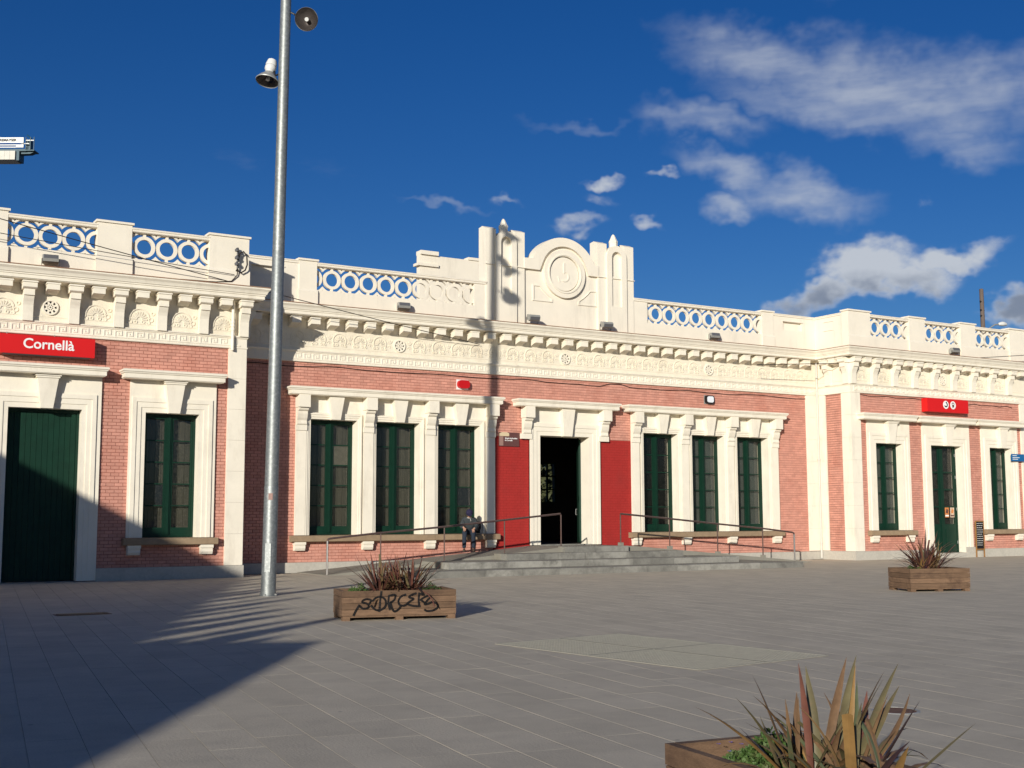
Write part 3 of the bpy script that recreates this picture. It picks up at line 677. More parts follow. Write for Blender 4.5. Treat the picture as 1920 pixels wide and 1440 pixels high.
# modillions on the main front
md = MB(); pr = [(.07, 7.802), (-.32, 7.802), (-.32, 7.77), (-.305, 7.76), (-.305, 7.60), (-.20, 7.585), (-.10, 7.555), (.02, 7.51), (.07, 7.49)]
md.extx([(y, z-7.6) for y, z in pr], -.145, .145); md.box(-.165, .165, -.31, .05, .172, .205)
mme = md.mesh('modillion', white)
k = -18
while k <= 18:
    x = k*.626+.02
    if abs(x) < 11.5: link('modillion', mme, ST, (x, 0, 7.6))
    k += 1
# wing consoles and modillions
cp = [(.05, 7.802), (-.36, 7.802), (-.36, 7.77), (-.34, 7.755), (-.34, 7.64), (-.30, 7.615), (-.265, 7.60)]
cn = MB(); cn.extx([(y, z-7.6) for y, z in cp]+[(.05, 0)], -.175, .175)
cn.extx([(.05, -.001), (-.255, -.001), (-.255, -.16), (-.21, -.165), (-.205, -.18), (-.18, -.24), (-.14, -.32), (-.115, -.40), (-.10, -.60), (-.10, -.81), (.05, -.81)], -.13, .13)
cn.box(-.19, .19, -.37, .05, .165, .205)
cme = cn.mesh('console', white)
wm = MB(); wm.extx([(.05, .201), (-.34, .201), (-.34, .02), (-.12, -.005), (.0, -.06), (.05, -.06)], -.155, .155); wm.box(-.175, .175, -.355, .05, .165, .205)
wme = wm.mesh('modillion', white)
for sg in (-1, 1):
    for k in range(9):
        x = 12.17+1.165*k; link('console', cme, ST, (sg*x, WY, 7.6))
        link('modillion', wme, ST, (sg*(x+.585), WY, 7.6))
# returns of the wings: consoles facing the centre
for sg in (-1, 1):
    for y in (WY+.16, WY+1.10):
        link('console', cme, ST, (sg*X12, y, 7.6), (0, 0, R(90 if sg < 0 else -90)))
    link('modillion', wme, ST, (sg*X12, WY+.64, 7.6), (0, 0, R(90 if sg < 0 else -90)))
# palmettes, rosette vents
pal = MB(); pal.annulus(0, 0, .205, .235, -.022, .004, -35, 215, 22)
for a in range(-5, 186, 27):
    c, s = math.cos(R(a)), math.sin(R(a)); r0, r1, w0, w1 = .05, .17, .010, .024
    pal.prism([(c*r0-s*w0, s*r0+c*w0-.03), (c*r0+s*w0, s*r0-c*w0-.03), (c*r1+s*w1, s*r1-c*w1-.03), (c*(r1+.018), s*(r1+.018)-.03), (c*r1-s*w1, s*r1+c*w1-.03)], -.02, .004)
for s in (-1, 1):
    pal.annulus(s*.085, -.13, .022, .045, -.02, .004, seg=12); pal.annulus(s*.20, -.155, .02, .04, -.02, .004, seg=12)
    pal.prism([(s*.04, -.16), (s*.07, -.19), (s*.16, -.19), (s*.13, -.16)], -.015, .004)
pme = pal.mesh('palmette', frz)
leafm = MB()
for s in (-1, 0, 1):
    a = 90+s*38; c, d = math.cos(R(a)), math.sin(R(a))
    for base, ln in ((.02, .15),): leafm.prism([(c*base-d*.012, d*base+c*.012), (c*base+d*.012, d*base-c*.012), (c*ln*.7+d*.026, d*ln*.7-c*.026), (c*ln, d*ln), (c*ln*.7-d*.026, d*ln*.7+c*.026)], -.016, .004)
    leafm.prism([(c*.02-d*.01, -d*.02+c*.0-.02), (c*.02+d*.01, -d*.02-.02), (c*.11+d*.02, -d*.10-.01), (c*.13, -d*.13), (c*.11-d*.02, -d*.10)], -.016, .004)
lme = leafm.mesh('frieze_leaf', frz)
ros = MB(); ros.annulus(0, 0, .165, .205, -.045, .01, seg=24); ros.annulus(0, 0, .078, .105, -.03, .01, seg=20); ros.annulus(0, 0, .022, .05, -.035, .01, seg=12)
for k in range(8):
    a = R(22.5+45*k); c, s = math.cos(a), math.sin(a); ros.prism([(c*.10-s*.026, s*.10+c*.026), (c*.10+s*.026, s*.10-c*.026), (c*.168+s*.026, s*.168-c*.026), (c*.168-s*.026, s*.168+c*.026)], -.028, .01)
for k in range(8):
    a = R(45*k); c, s = math.cos(a), math.sin(a); ros.prism([(c*.045-s*.012, s*.045+c*.012), (c*.045+s*.012, s*.045-c*.012), (c*.08+s*.012, s*.08-c*.012), (c*.08-s*.012, s*.08+c*.012)], -.025, .01)
rme = ros.mesh('rosette_vent', white)
hole = MB(); hole.prism([(.16*math.cos(R(a)), .16*math.sin(R(a))) for a in range(0, 360, 15)], -.004, .004); hme = hole.mesh('vent_opening', black)
def rosette(x, y, z):
    r = link('rosette_vent', rme, ST, (x, y, z)); link('vent_opening', hme, r, (0, 0, 0))
FY = .07
RX = [-11.4, -6.35, .06, 6.54, 11.6]
for rx in (-6.35, .06, 6.54): rosette(rx, FY, 7.17)
spans = [(-11.9, -6.35), (-6.35, .06), (.06, 6.54), (6.54, 11.9)]
for a, b in spans:
    n = round((b-a)/.71); s = (b-a)/n
    for k in range(n):
        if 0 < k < n or abs(a) > 11 and k == 0: link('palmette', pme, ST, (a+k*s+(0.3 if (abs(a) > 11 and k == 0) else 0), FY, 7.19))
        link('frieze_leaf', lme, ST, (a+(k+.5)*s, FY, 7.20))
wpal = MB(); wpal.annulus(0, -.02, .24, .275, -.022, .004, 5, 175, 20)
for a in range(0, 181, 22):
    c, s = math.cos(R(a)), math.sin(R(a)); r0, r1, w0, w1 = .06, .20, .012, .026
    wpal.prism([(c*r0-s*w0, s*r0+c*w0-.05), (c*r0+s*w0, s*r0-c*w0-.05), (c*r1+s*w1, s*r1-c*w1-.05), (c*(r1+.02), s*(r1+.02)-.05), (c*r1-s*w1, s*r1+c*w1-.05)], -.02, .004)
for s in (-1, 1):
    wpal.annulus(s*.10, -.13, .025, .05, -.02, .004, seg=12); wpal.annulus(s*.31, -.05, .04, .07, -.02, .004, seg=14); wpal.annulus(s*.36, .12, .03, .055, -.02, .004, seg=12)
    wpal.annulus(s*.24, -.14, .03, .055, -.02, .004, 180, 420, seg=12)
wpme = wpal.mesh('palmette', frz)
for sg in (-1, 1):
    for k in range(8):
        x = 12.17+1.165*k+.585
        if k == 4: rosette(sg*x, WY+.07, 7.20)
        else: link('palmette', wpme, ST, (sg*x, WY+.07, 7.13))

# ---- parapet
PT = 9.60
def ringpanel(x0, x1, cxs, yp, zc=9.105):
    """pierced panel between two piers: base wall, ring tracery, rail"""
    MB().box(x0, x1, yp, yp+.26, 8.22, zc-.37).build('parapet_base', parap, ST)
    MB().sweep([(x0, yp), (x1, yp)], [(-.30, zc+.37), (.0, zc+.37), (.03, zc+.39), (.03, zc+.44), (.05, zc+.45), (.05, zc+.48), (.02, zc+.50), (-.32, zc+.50)]).build('parapet_rail', parap, ST)
    y0, y1 = yp+.06, yp+.155
    def clip(mb):
        return mb
    for cx in cxs:
        b = MB(); b.annulus(cx, zc, .205, .298, y0, y1, seg=32)
        b.box(cx-.035, cx+.035, y0+.004, y1-.004, zc+.285, zc+.372); b.box(cx-.035, cx+.035, y0+.004, y1-.004, zc-.372, zc-.285); b.build('ring', parap, ST)
    for i in range(len(cxs)-1):
        c0, c1 = cxs[i], cxs[i+1]; mid = (c0+c1)/2; hx = (c1-c0)/2; r = .39
        for s in (1, -1):
            pl = []
            a_end = math.degrees(math.acos(min(1, hx/r)))
            for k in range(7):
                q = R(86-(86-a_end)*k/6); pl.append((c0+r*math.cos(q), zc+s*min(.372, r*math.sin(q))))
            for k in range(1, 7):
                q = R(a_end+(86-a_end)*k/6); pl.append((c1-r*math.cos(q), zc+s*min(.372, r*math.sin(q))))
            pl += [(mid+.05, zc+s*.372), (mid, zc+s*.315), (mid-.05, zc+s*.372)] if s > 0 else [(mid+.035, zc-.372), (mid, zc-.335), (mid-.035, zc-.372)]
            MB().prism(pl, y0, y1).build('ring_spandrel', parap, ST)
    
def pier(x0, x1, yp, zt=9.62, d=.36):
    b = MB(); b.box(x0, x1, yp, yp+d, 8.22, zt); b.build('parapet_pier', parap, ST)
    MB().box(x0-.045, x1+.045, yp-.045, yp+d+.03, zt+.001, zt+.06).build('pier_cap', parap, ST)
    b2 = MB(); b2.extx([(yp-.002, 8.24), (yp-.035, 8.26), (yp-.035, 8.66), (yp-.002, 8.72)], x0-.03, x1+.03); b2.build('pier_foot', parap, ST)
PY = .02
pier(-9.83, -9.25, PY-.04); pier(9.22, 9.80, PY-.04)
ringpanel(-9.25, -3.60, [-9.325+.625*k for k in range(10)], PY)
ringpanel(3.66, 9.22, [3.47+.635*k for k in range(10)], PY)
for x0, x1 in ((-3.60, -3.12), (3.02, 3.66)):
    MB().box(x0, x1, PY, PY+.3, 8.22, 9.48).build('parapet_base', parap, ST); MB().sweep([(x0, PY), (x1, PY)], [(-.30, 9.481), (.0, 9.481), (.03, 9.5), (.03, 9.55), (.05, 9.56), (.05, 9.59), (.02, 9.61), (-.32, 9.61)]).build('parapet_rail', parap, ST)
for sg in (-1, 1):
    def S(a, b): return sorted((a*sg, b*sg))
    x0, x1 = S(9.83, 12.05)
    # wall by the inner corner with a sunk panel
    wallgrid(x0, x1, 8.22, 9.52, [sorted((10.35*sg, 11.35*sg))+[9.0, 9.32]], PY, PY+.10, 'parapet_base', parap)
    MB().box(x0, x1, PY+.11, PY+.3, 8.22, 9.52).build('parapet_base', parap, ST)
    a, b = S(10.3, 11.4); MB().box(a, b, PY-.03, PY+.01, 9.33, 9.36).build('panel_moulding', parap, ST)
    a, b = S(12.05, 12.35)
    MB().box(a, b, WY+.36, PY-.002, 8.22, 9.52).build('parapet_base', parap, ST)
    c, d = S(12.02, 12.05); MB().box(c, d, WY+.75, WY+1.3, 9.33, 9.36).build('panel_moulding', parap, ST); MB().box(c, d, WY+.75, WY+1.3, 8.98, 9.0).build('panel_moulding', parap, ST)
    pts = [(-9.80, PY), (-12.05, PY), (-12.05, WY+.36)] if sg < 0 else [(9.80, PY), (12.05, PY), (12.05, WY+.36)]
    if sg < 0: pts = pts[::-1]
    MB().sweep(pts, [(-.28, 9.521), (.03, 9.521), (.03, 9.57), (.05, 9.58), (.05, 9.61), (-.28, 9.63)]).build('parapet_rail', parap, ST)
LWR = {-1: [([-18.69, -18.08, -17.48, -16.88, -16.27], -18.56, -16.29), ([-15.6, -15.0, -14.38, -13.77, -13.15], -15.37, -13.2), ([-22.5, -21.9, -21.3, -20.7, -20.1, -19.5], -21.9, -19.5)],
       1: [([13.02, 13.63, 14.25, 14.85, 15.46], 13.25, 15.48), ([16.17, 16.79, 17.37, 17.99, 18.57], 16.40, 18.57), ([19.28, 19.89, 20.45, 21.04, 21.63], 19.50, 21.71)]}
for sg in (-1, 1):
    for cxs, x0, x1 in LWR[sg]: ringpanel(x0, x1, cxs, WY+.02)
for x0, x1 in ((-13.2, -12.05), (-16.29, -15.37), (-19.5, -18.56), (-23, -21.9), (12.05, 13.25), (15.48, 16.40), (18.57, 19.50), (21.71, 22.9)): pier(x0, x1, WY-.02, 9.65)
# ---- pediment
def arch_poly(x0, x1, z0, zs, n=14):
    cx, r = (x0+x1)/2, (x1-x0)/2
    return [(x0, z0), (x1, z0)]+[(cx+r*math.cos(R(180*k/n)), zs+r*math.sin(R(180*k/n))) for k in range(n+1)]
PED = MB(); PED.box(-3.1, 3.0, PY+.06, PY+.42, 8.22, 10.205); PED.build('pediment_wall', parap, ST)
# upper slab with the round arch, proud of the wall below, open round the roundel
zc = 10.17; up_ = MB(); Rr = 1.41; zc2 = 10.05
outer = []
pl = [(-1.64, 10.58), (-1.33, 10.60)]+[(Rr*math.cos(R(a)), zc2+Rr*math.sin(R(a))) for a in range(157, 22, -5)]+[(1.33, 10.60), (1.47, 10.60)]
n = len(pl); inner = []
for i in range(n):                                                    # bottom edge follows the recess round the roundel
    x = -1.64+(1.47+1.64)*i/(n-1); xx = x-.02
    inner.append((x, 10.21 if abs(xx) > .98 else zc+math.sqrt(max(0, .98**2-xx*xx))))
for i in range(n-1):
    up_.prism([inner[i], inner[i+1], pl[i+1], pl[i]], PY-.055, PY+.40)
up_.build('pediment_arch', parap, ST)
bk = MB(); bk.prism([(-1.64, 10.2)]+[(1.47, 10.2)]+[(1.47, 10.58), (1.33, 10.58)]+[(1.38*math.cos(R(a)), zc2+1.38*math.sin(R(a))) for a in range(23, 158, 5)]+[(-1.64, 10.56)], PY+.062, PY+.39); bk.build('pediment_wall', parap, ST)
clk = MB(); clk.annulus(.02, zc, .63, .86, PY-.06, PY+.1, seg=40); clk = clk.build('roundel', parap, ST)
MB().annulus(.02, zc, .655, .70, PY-.085, PY-.06, seg=40).build('roundel_bead', parap, clk)
d_ = MB(); d_.prism([(.02+.60*math.cos(R(a)), zc+.60*math.sin(R(a))) for a in range(0, 360, 10)], PY-.012, PY+.1); d_.build('roundel_disc', parap, clk)
mk = MB(); mk.prism([(-.02, zc+.02), (.03, zc+.02), (.03, zc+.42), (-.02, zc+.36)], PY-.035, PY-.011); mk.annulus(.02, zc-.08, .15, .20, PY-.035, PY-.011, -120, 80, 16); mk.prism([(-.26, zc-.1), (-.22, zc-.12), (-.16, zc-.3), (-.2, zc-.3)], PY-.03, PY-.011)
mk.build('roundel_mark', parap, clk)
for sg in (-1, 1):
    p3 = [(-1.27, 9.69), (-.99, 9.69), (-.86, 9.55), (-.66, 9.38), (-.45, 9.24), (-.45, 9.13), (-1.27, 9.13)]
    p3 = [(-sg*x-.0+(.18 if sg > 0 else 0)-(.0), z) for x, z in p3]
    cl = MB(); c0 = (sum(p[0] for p in p3)/7, sum(p[1] for p in p3)/7)
    for i in range(7):
        a, b = p3[i], p3[(i+1) % 7]; ia = (a[0]+(c0[0]-a[0])*.14, a[1]+(c0[1]-a[1])*.14); ib = (b[0]+(c0[0]-b[0])*.14, b[1]+(c0[1]-b[1])*.14)
        cl.prism([a, b, ib, ia], PY+.025, PY+.061)
    cl.build('panel_moulding', parap, ST)
for x0, x1, mir in ((-3.17, -1.62, 1), (1.45, 3.04, -1)):
    w = x1-x0
    wallgrid(x0+.02, x1-.02, 8.22, 10.3, [], PY-.03, PY+.40, 'pediment_tower', parap)
    for a, b in ((x0, x0+.40), (x1-.40, x1)):
        MB().box(a, b, PY-.02, PY+.46, 8.22, 11.46).build('tower_pier', parap, ST); c = MB(); c.extx([(PY-.02, 11.461), (PY+.46, 11.461), (PY+.46, 11.53), (PY+.22, 11.56)], a, b); c.build('pier_cap', parap, ST)
    a0, a1 = x0+.36, x1-.36; cx = (a0+a1)/2; r = (a1-a0)/2; nw = .215
    # arched centre with a sunk niche
    t = MB(); zs = 11.42-r
    zn = zs
    t.box(a0, cx-nw, PY-.10, PY+.3, 8.22, zs); t.box(cx+nw, a1, PY-.10, PY+.3, 8.22, zs); t.box(cx-nw, cx+nw, PY-.10, PY+.3, 8.22, 9.19)
    N = 16
    t.box(cx-nw, cx+nw, PY+.04, PY+.3, 9.19, 11.3)
    for k in range(N):
        q0, q1 = R(180*k/N), R(180*(k+1)/N)
        t.prism([(cx+nw*math.cos(q0), zn+nw*math.sin(q0)), (cx+r*math.cos(q0), zs+r*math.sin(q0)), (cx+r*math.cos(q1), zs+r*math.sin(q1)), (cx+nw*math.cos(q1), zn+nw*math.sin(q1))], PY-.10, PY+.3)
    t.build('tower_arch', parap, ST)
    f = MB(); f.lathe([(.16, 0), (.16, .18), (.17, .2), (.17, .24), (.13, .30), (.06, .46), (.02, .5), (0.001, .51)], 8, Matrix.Translation((cx, PY+.12, 11.38))); f.build('finial', parap, ST)
    MB().box(x0-.02, x1+.02, PY-.075, PY-.03, 10.205, 10.225).build('panel_moulding', parap, ST)
# rear parapet over the platform front, seen above the roof
rp = MB(); rp.box(-1.65, 7.0, 8.0, 8.3, 8.2, 12.22); rp.box(-1.65, -.85, 7.9, 8.35, 12.22, 12.38); rp.box(-1.78, -.85, 7.9, 8.35, 11.75, 11.86); rp.box(.55, 1.7, 7.95, 8.35, 12.22, 12.33); rp.build('rear_pediment', parap, ST)
rp = MB(); rp.box(-14, -1.66, 8.02, 8.28, 8.2, 9.6); rp.build('rear_parapet', parap, ST)
rp = MB(); rp.box(12, 24, 8.02, 8.28, 8.2, 9.6); rp.build('rear_parapet', parap, ST)
# ---- downpipes belong to the building
def downpipe(x, y, z0, z1, m=white, r=.045):
    d = MB().tube([(x, y, z0), (x, y, z1)], r, 10).build('downpipe', m, ST, True)
    for zz in (z0+.6, (z0+z1)/2, z1-.6): MB().lathe([(r, -.03), (r+.015, -.03), (r+.015, .03), (r, .03)], 10, Matrix.Translation((x, y, zz))).build('pipe_collar', m, d)
downpipe(11.96, -.09, .03, 7.78, mat('downpipe_paint', (.55, .52, .46), .5, .05, 3))
downpipe(-12.50, WY-.09, 6.38, 7.78)

# ------------------------------------------------------------------ steps and ramps in front of the door
SP = thing('entrance_steps', 'wide grey stone steps with a ramp on either side below the open door', 'steps', (0, -2, 0))
def put(mb, name, m, par=SP):
    o = mb.build(name, m); o.parent = par; o.matrix_parent_inverse = par.matrix_world.inverted() if False else Matrix.Translation(-Vector(par.location)); return o
LEV = [(-8.05, 5.75, -5.45, .18), (-6.8, 4.05, -4.25, .36), (-4.25, 2.55, -3.20, .545), (-1.65, .86, -2.45, .72)]
zb = 0.0
for i, (x0, x1, yf, zt) in enumerate(LEV):
    q = random.Random(i); x = x0
    while x < x1-.05:
        w = min(q.uniform(.95, 1.9), x1-x)
        if x1-(x+w) < .5: w = x1-x
        b = MB(); e = .012; X0, X1 = x+.004, x+w-.004; y = yf+q.uniform(-.012, .012)
        b.extx([(y+.38, zb), (y, zb), (y, zt-e), (y+e, zt+q.uniform(-.004, .004)), (y+.38, zt)], X0, X1); put(b, 'step_stone', stepm)
        x += w
    put(MB().box(x0+.1, x1-.1, yf+.375, -2.24, 0, zt-.006), 'step_tread', ramp_m)
    zb = zt-.01
LX0, LX1 = -9.75, -1.55
put(MB().prism([(LX0, .0), (LX1, 0), (LX1, .70), (LX0, .02)], -2.28, -.04), 'ramp', ramp_m)
put(MB().prism([(1.2, 0), (9.3, 0), (9.3, .02), (1.2, .70)], -2.28, -.04), 'ramp', ramp_m)
put(MB().box(-1.549, 1.199, -2.28, -.045, 0, .702), 'landing', ramp_m)
def handrail(label, pts, posts, mouter_end):
    h = thing('handrail', label, 'handrail', (pts[0][0], -2.2, 0), 0, 'steel handrails along the entrance ramps')
    off = Matrix.Translation(-Vector(h.location))
    def p(mb, n, m, sm=True):
        o = mb.build(n, m, h, sm); o.matrix_parent_inverse = off; return o
    p(MB().tube(pts, .031, 8), 'rail', railm)
    for x, zb, zt in posts: p(MB().tube([(x, -2.2, zb), (x, -2.2, zt-.03)], .021, 8), 'post', railm)
    for x, zb, zt in posts:
        if zb > .08: p(MB().box(x-.07, x+.07, -2.27, -2.13, zb-.16, zb+.10), 'post_footing', ramp_m, False)
    x, zt = mouter_end; p(MB().tube([(x, -2.2, -.02), (x, -2.2, zt)], .031, 8), 'end_post', railw)
handrail('left brown steel handrail climbing the ramp behind the seated person', [(-9.68, -2.2, .98), (-9.66, -2.2, 1.03), (-9.60, -2.2, 1.055), (-8.24, -2.2, 1.185), (-5.9, -2.2, 1.37), (-3.87, -2.2, 1.56), (-1.66, -2.2, 1.765)],
         [(-8.0, .13, 1.21), (-5.88, .20, 1.375), (-3.755, .40, 1.57), (-1.64, .62, 1.765)], (-9.68, .985))
handrail('right brown steel handrail sloping down past the right windows', [(.72, -2.2, 1.765), (2.65, -2.2, 1.61), (5.0, -2.2, 1.405), (7.1, -2.2, 1.23), (8.40, -2.2, 1.095), (8.47, -2.2, 1.07), (8.49, -2.2, 1.02)],
         [(.72, .72, 1.765), (2.77, .58, 1.6), (4.88, .36, 1.415), (6.97, .2, 1.24)], (8.49, 1.03))

# ------------------------------------------------------------------ signs, boxes and lights on the front
def boxsign(name, label, cat, x0, x1, z0, z1, yf, yb, m):
    t = thing(name, label, cat, ((x0+x1)/2, yb, z0)); w, h, d = x1-x0, z1-z0, yb-yf
    f = MB().box(-w/2, w/2, -d, -.0, 0, h).build('sign_box', m, t); return t, w, h, d
t, w, h, d = boxsign('station_sign', 'long red station name sign reading Cornellà above the green board door', 'sign', -18.68, -16.31, 5.88, 6.38, WY-.29, WY+.03, signred)
tx = text_mesh('Cornellà', .365, .003, .006); tx.materials.append(signwhite); link('lettering', tx, t, (.02, -d-.004, h/2+.02), (R(90), 0, 0))
MB().box(-w/2+.1, w/2-.1, -d+.02, -.02, -.012, -.001).build('sign_underside', signgrey, t)
MB().tube([(-w/2+.2, -.15, h), (-w/2+.2, -.1, h+.07)], .015).build('sign_fixing', greym, t); MB().tube([(w*.08, -.15, h), (w*.08, -.1, h+.07)], .015).build('sign_fixing', greym, t)
t, w, h, d = boxsign('pictogram_sign', 'smaller red sign with two round white pictograms above the right wing door', 'sign', 16.08, 18.54, 5.86, 6.40, WY-.27, WY+.03, signred)
for cx, k in ((-.14, 0), (.29, 1)):
    MB().prism([(cx+.165*math.cos(R(a)), h*.56+.165*math.sin(R(a))) for a in range(0, 360, 15)], -d-.008, -d-.001).build('pictogram_disc', signwhite, t)
    p = MB()
    if k == 0: p.annulus(cx, h*.56, .055, .105, -d-.012, -d-.009, -160, 70, 18); p.prism([(cx-.02, h*.56+.10), (cx+.06, h*.56+.13), (cx+.05, h*.56+.04)], -d-.012, -d-.009)
    else: p.box(cx-.06, cx+.06, -d-.012, -d-.009, h*.56-.06, h*.56+.02); p.annulus(cx, h*.56+.03, .05, .085, -d-.012, -d-.009, 0, 180, 12); p.prism([(cx-.07, h*.56-.12), (cx-.045, h*.56-.12), (cx+.0, h*.56-.07), (cx+.045, h*.56-.12), (cx+.07, h*.56-.12), (cx+.02, h*.56-.055), (cx-.02, h*.56-.055)], -d-.012, -d-.009)
    p.build('pictogram', black if k == 0 else brownsign, t)
pq = thing('heritage_plaque', 'small brown information plaque left of the open door', 'plaque', (-2.25, .045, 4.04))
MB().box(-.40, .40, -.02, 0, 0, .47).build('plate', brownsign, pq); MB().prism([(-.38, .34), (0.0, .34), (0, .44), (-.08, .47), (-.28, .47), (-.38, .43)], -.024, -.021).build('roof_emblem', sandc, pq); MB().box(-.39, -.23, -.024, -.021, .02, .33).build('side_band', pinkc, pq)
for i, s in enumerate(('Estació de Rodalies', 'de Cornellà')):
    tx = text_mesh(s, .062, .001, .002); tx.materials.append(signwhite); tx_o = link('lettering', tx, pq, (.08 if i == 0 else -.02, -.023, .27-i*.07), (R(90), 0, 0))
def alarm(label, x, m):
    a = thing('alarm_box', label, 'alarm box', (x, BR-.005, 6.04)); MB().box(-.22, .22, -.02, 0, -.17, .16).build('back_plate', signwhite if m is alarmr else greym, a)
    def rr(w, h, r, y0, y1): return MB().prism([(sx*(w-r)+r*math.cos(R(a0+k*15)), sz*(h-r)+r*math.sin(R(a0+k*15))) for sx, sz, a0 in ((1, 1, 0), (-1, 1, 90), (-1, -1, 180), (1, -1, 270)) for k in range(7)], y0, y1)
    if m is alarmr: b = rr(.21, .135, .11, -.16, -.021); b.build('siren_cover', m, a)
    else: rr(.20, .155, .09, -.12, -.021).build('siren_cover', black, a); rr(.145, .115, .07, -.15, -.121).build('siren_face', m, a)
alarm('red oval alarm box on brick above the left windows', -4.04, alarmr); alarm('white and black alarm box on brick above the right windows', 6.49, alarmw)
fl0 = None
FL = [(-6.30, -.17, 'second grey floodlight from the left, on the cornice below the left ring parapet', 0), (-1.50, -.28, 'grey floodlight below the left tower of the pediment', 1), (1.56, -.28, 'grey floodlight below the right tower of the pediment', 1), (6.70, -.17, 'grey floodlight on the cornice below the right ring parapet', 0),
      (-17.5, WY-.2, 'grey floodlight on the left wing cornice above the Cornellà sign', 0), (18.0, WY-.2, 'grey floodlight on the right wing cornice above the pictogram sign', 0)]
fm = MB(); fm.extx([(-.09, .12), (-.14, .18), (-.13, .30), (-.05, .34), (.12, .30), (.14, .20), (.08, .13)], -.20, .20); fm.xf(Matrix.Identity(4)); fme = fm.mesh('lamp_body', greym)
fg = MB().box(-.17, .17, -.145, -.139, .185, .295).mesh('lamp_glass', signgrey); fb = MB(); fb.tube([(-.21, 0, .22), (-.22, 0, .02), (.22, 0, .02), (.21, 0, .22)], .014, 6); fb.box(-.08, .08, -.06, .06, -.01, .018); fbe = fb.mesh('lamp_bracket', darkm)
for x, y, lab, k in FL:
    o = thing('floodlight', lab, 'floodlight', (x, y, 8.235), R(-6), 'floodlights along the cornice'); link('lamp_body', fme, o, (0, 0, 0), (R(-20) if k == 0 else R(25), 0, 0)); link('lamp_glass', fg, o, (0, 0, 0), (R(-20) if k == 0 else R(25), 0, 0)); link('lamp_bracket', fbe, o)
# posters on the wing door, chalkboard, blue street sign
for i, (x, m_, lab) in enumerate(((17.72, posterm, 'left orange poster on the green door of the right wing'), (18.04, posterw, 'right pale poster on the green door of the right wing'))):
    o = thing('poster', lab, 'poster', (x, WY+.352, 1.62)); MB().box(-.12, .12, -.004, 0, 0, .40).build('sheet', m_, o); MB().box(-.10, .10, -.006, -.0045, .04, .10).build('print_band', signwhite if i == 0 else brownsign, o); MB().prism([(-.08, .18), (.06, .16), (.09, .30), (-.02, .36)], -.006, -.0045).build('print_shape', brownsign if i == 0 else posterm, o)
o = thing('chalkboard', 'narrow chalkboard menu with orange frame leaning beside the right wing door', 'chalkboard', (19.08, WY-.13, .0))
fr = MB()
for a, b, c, e in ((-.26, -.22, 0, 1.48), (.22, .26, 0, 1.48), (-.219, .219, 1.44, 1.48), (-.219, .219, .30, .34)): fr.box(a, b, -.02, .02, c, e)
fr.build('frame', frameo, o); MB().box(-.22, .22, -.006, .01, .34, 1.44).build('board', black, o)
tb = MB(); q = random.Random(5)
for k in range(11):
    z = 1.36-k*.088; x = -.18
    while x < .15:
        w_ = q.uniform(.03, .10); tb.box(x, min(x+w_, .19), -.009, -.0065, z, z+.022); x += w_+.025
tb.build('chalk_writing', chalkw, o)
o = thing('street_sign', 'small blue street sign with white lines at the right edge of the right wing', 'sign', (21.75, WY-.1, 3.98)); MB().tube([(.2, .1, .13), (-.1, .0, .13)], .02).build('bracket', greym, o); MB().box(-.42, .42, -.03, 0, 0, .30).build('panel', bluesign, o)
lt = MB(); [lt.box(-.36, x1, -.034, -.031, z, z+.025) for z, x1 in ((.22, -.08), (.14, .10), (.07, -.02))]; lt.build('sign_lines', signwhite, o)
# cables
def cable(label, pts, r, name='cable', sag=0):
    out = []
    if sag:
        a, b = Vector(pts[0]), Vector(pts[-1])
        for k in range(17): u = k/16; p = a.lerp(b, u); p.z -= sag*4*u*(1-u); out.append(p)
    else: out = [Vector(p) for p in pts]
    o = MB().tube(out, r, 6).build(name, cablem, None, True); tag(o, label, 'cable'); return o
pts = []
q = random.Random(2); x = -12.0
while x < 12.0:
    pts.append((x, BR-.02, 6.37-.06*abs(math.sin((x+12)*.9))-(.07 if .8 < x < 3 else 0)*math.sin((x-.8)*3)-.03*q.random())); x += .45
cable('black cable sagging along the brick just below the main frieze', pts, .013)
pts = [(12.6+.5*k, WY+BR-.02, 6.39-.05*abs(math.sin(k*1.1))) for k in range(8)]; cable('black cable under the right wing frieze left of the pictogram sign', pts, .012)
pts = [(18.54+.4*k, WY+BR-.02, 6.33-.07*abs(math.sin(k*1.3+.4))) for k in range(9)]; cable('black cable under the right wing frieze right of the pictogram sign', pts, .012)
cable('thin wire slanting down across the left wing and cornice', [(-22, -3.6, 9.55), (-10.0, -.75, 7.82), (-3.43, -.05, 7.42)], .012, 'wire', .12)
cable('thin wire crossing the left wing parapet to the corner pier', [(-24, -2.3, 9.4), (-12.5, WY-.12, 8.55)], .010, 'wire', .05)
cable('thin wire rising to the right across the right wing cornice', [(8.0, -1.0, 7.35), (24.5, -2.6, 8.75)], .013, 'wire', .1)
# insulator bracket on the left corner pier
o = thing('insulator_bracket', 'dark insulator bracket with looped cables on the left wing corner pier', 'bracket', (-12.42, WY-.03, 8.72))
MB().tube([(0, 0, -.05), (0, -.1, .0), (0, -.1, .62)], .025, 8).build('arm', darkm, o)
for z in (.15, .33, .55): MB().lathe([(.02, -.05), (.06, -.05), (.07, 0), (.045, .03), (.02, .06)], 10, Matrix.Translation((-.03, -.13, z))).build('insulator', signgrey, o, True)
MB().tube([(0, -.1, .2), (.05, -.12, .45), (.16, -.12, .52), (.26, -.12, .42), (.28, -.12, .15), (.22, -.12, -.02), (.1, -.12, -.1), (-.02, -.1, -.02)], .022, 8).build('cable_loop', cablem, o, True)
MB().tube([(.02, -.1, .0), (.0, -.08, -.18), (-.15, -.05, -.36), (-.6, -.02, -.42), (-1.6, .0, -.44)], .016, 8).build('cable_loop', cablem, o, True)

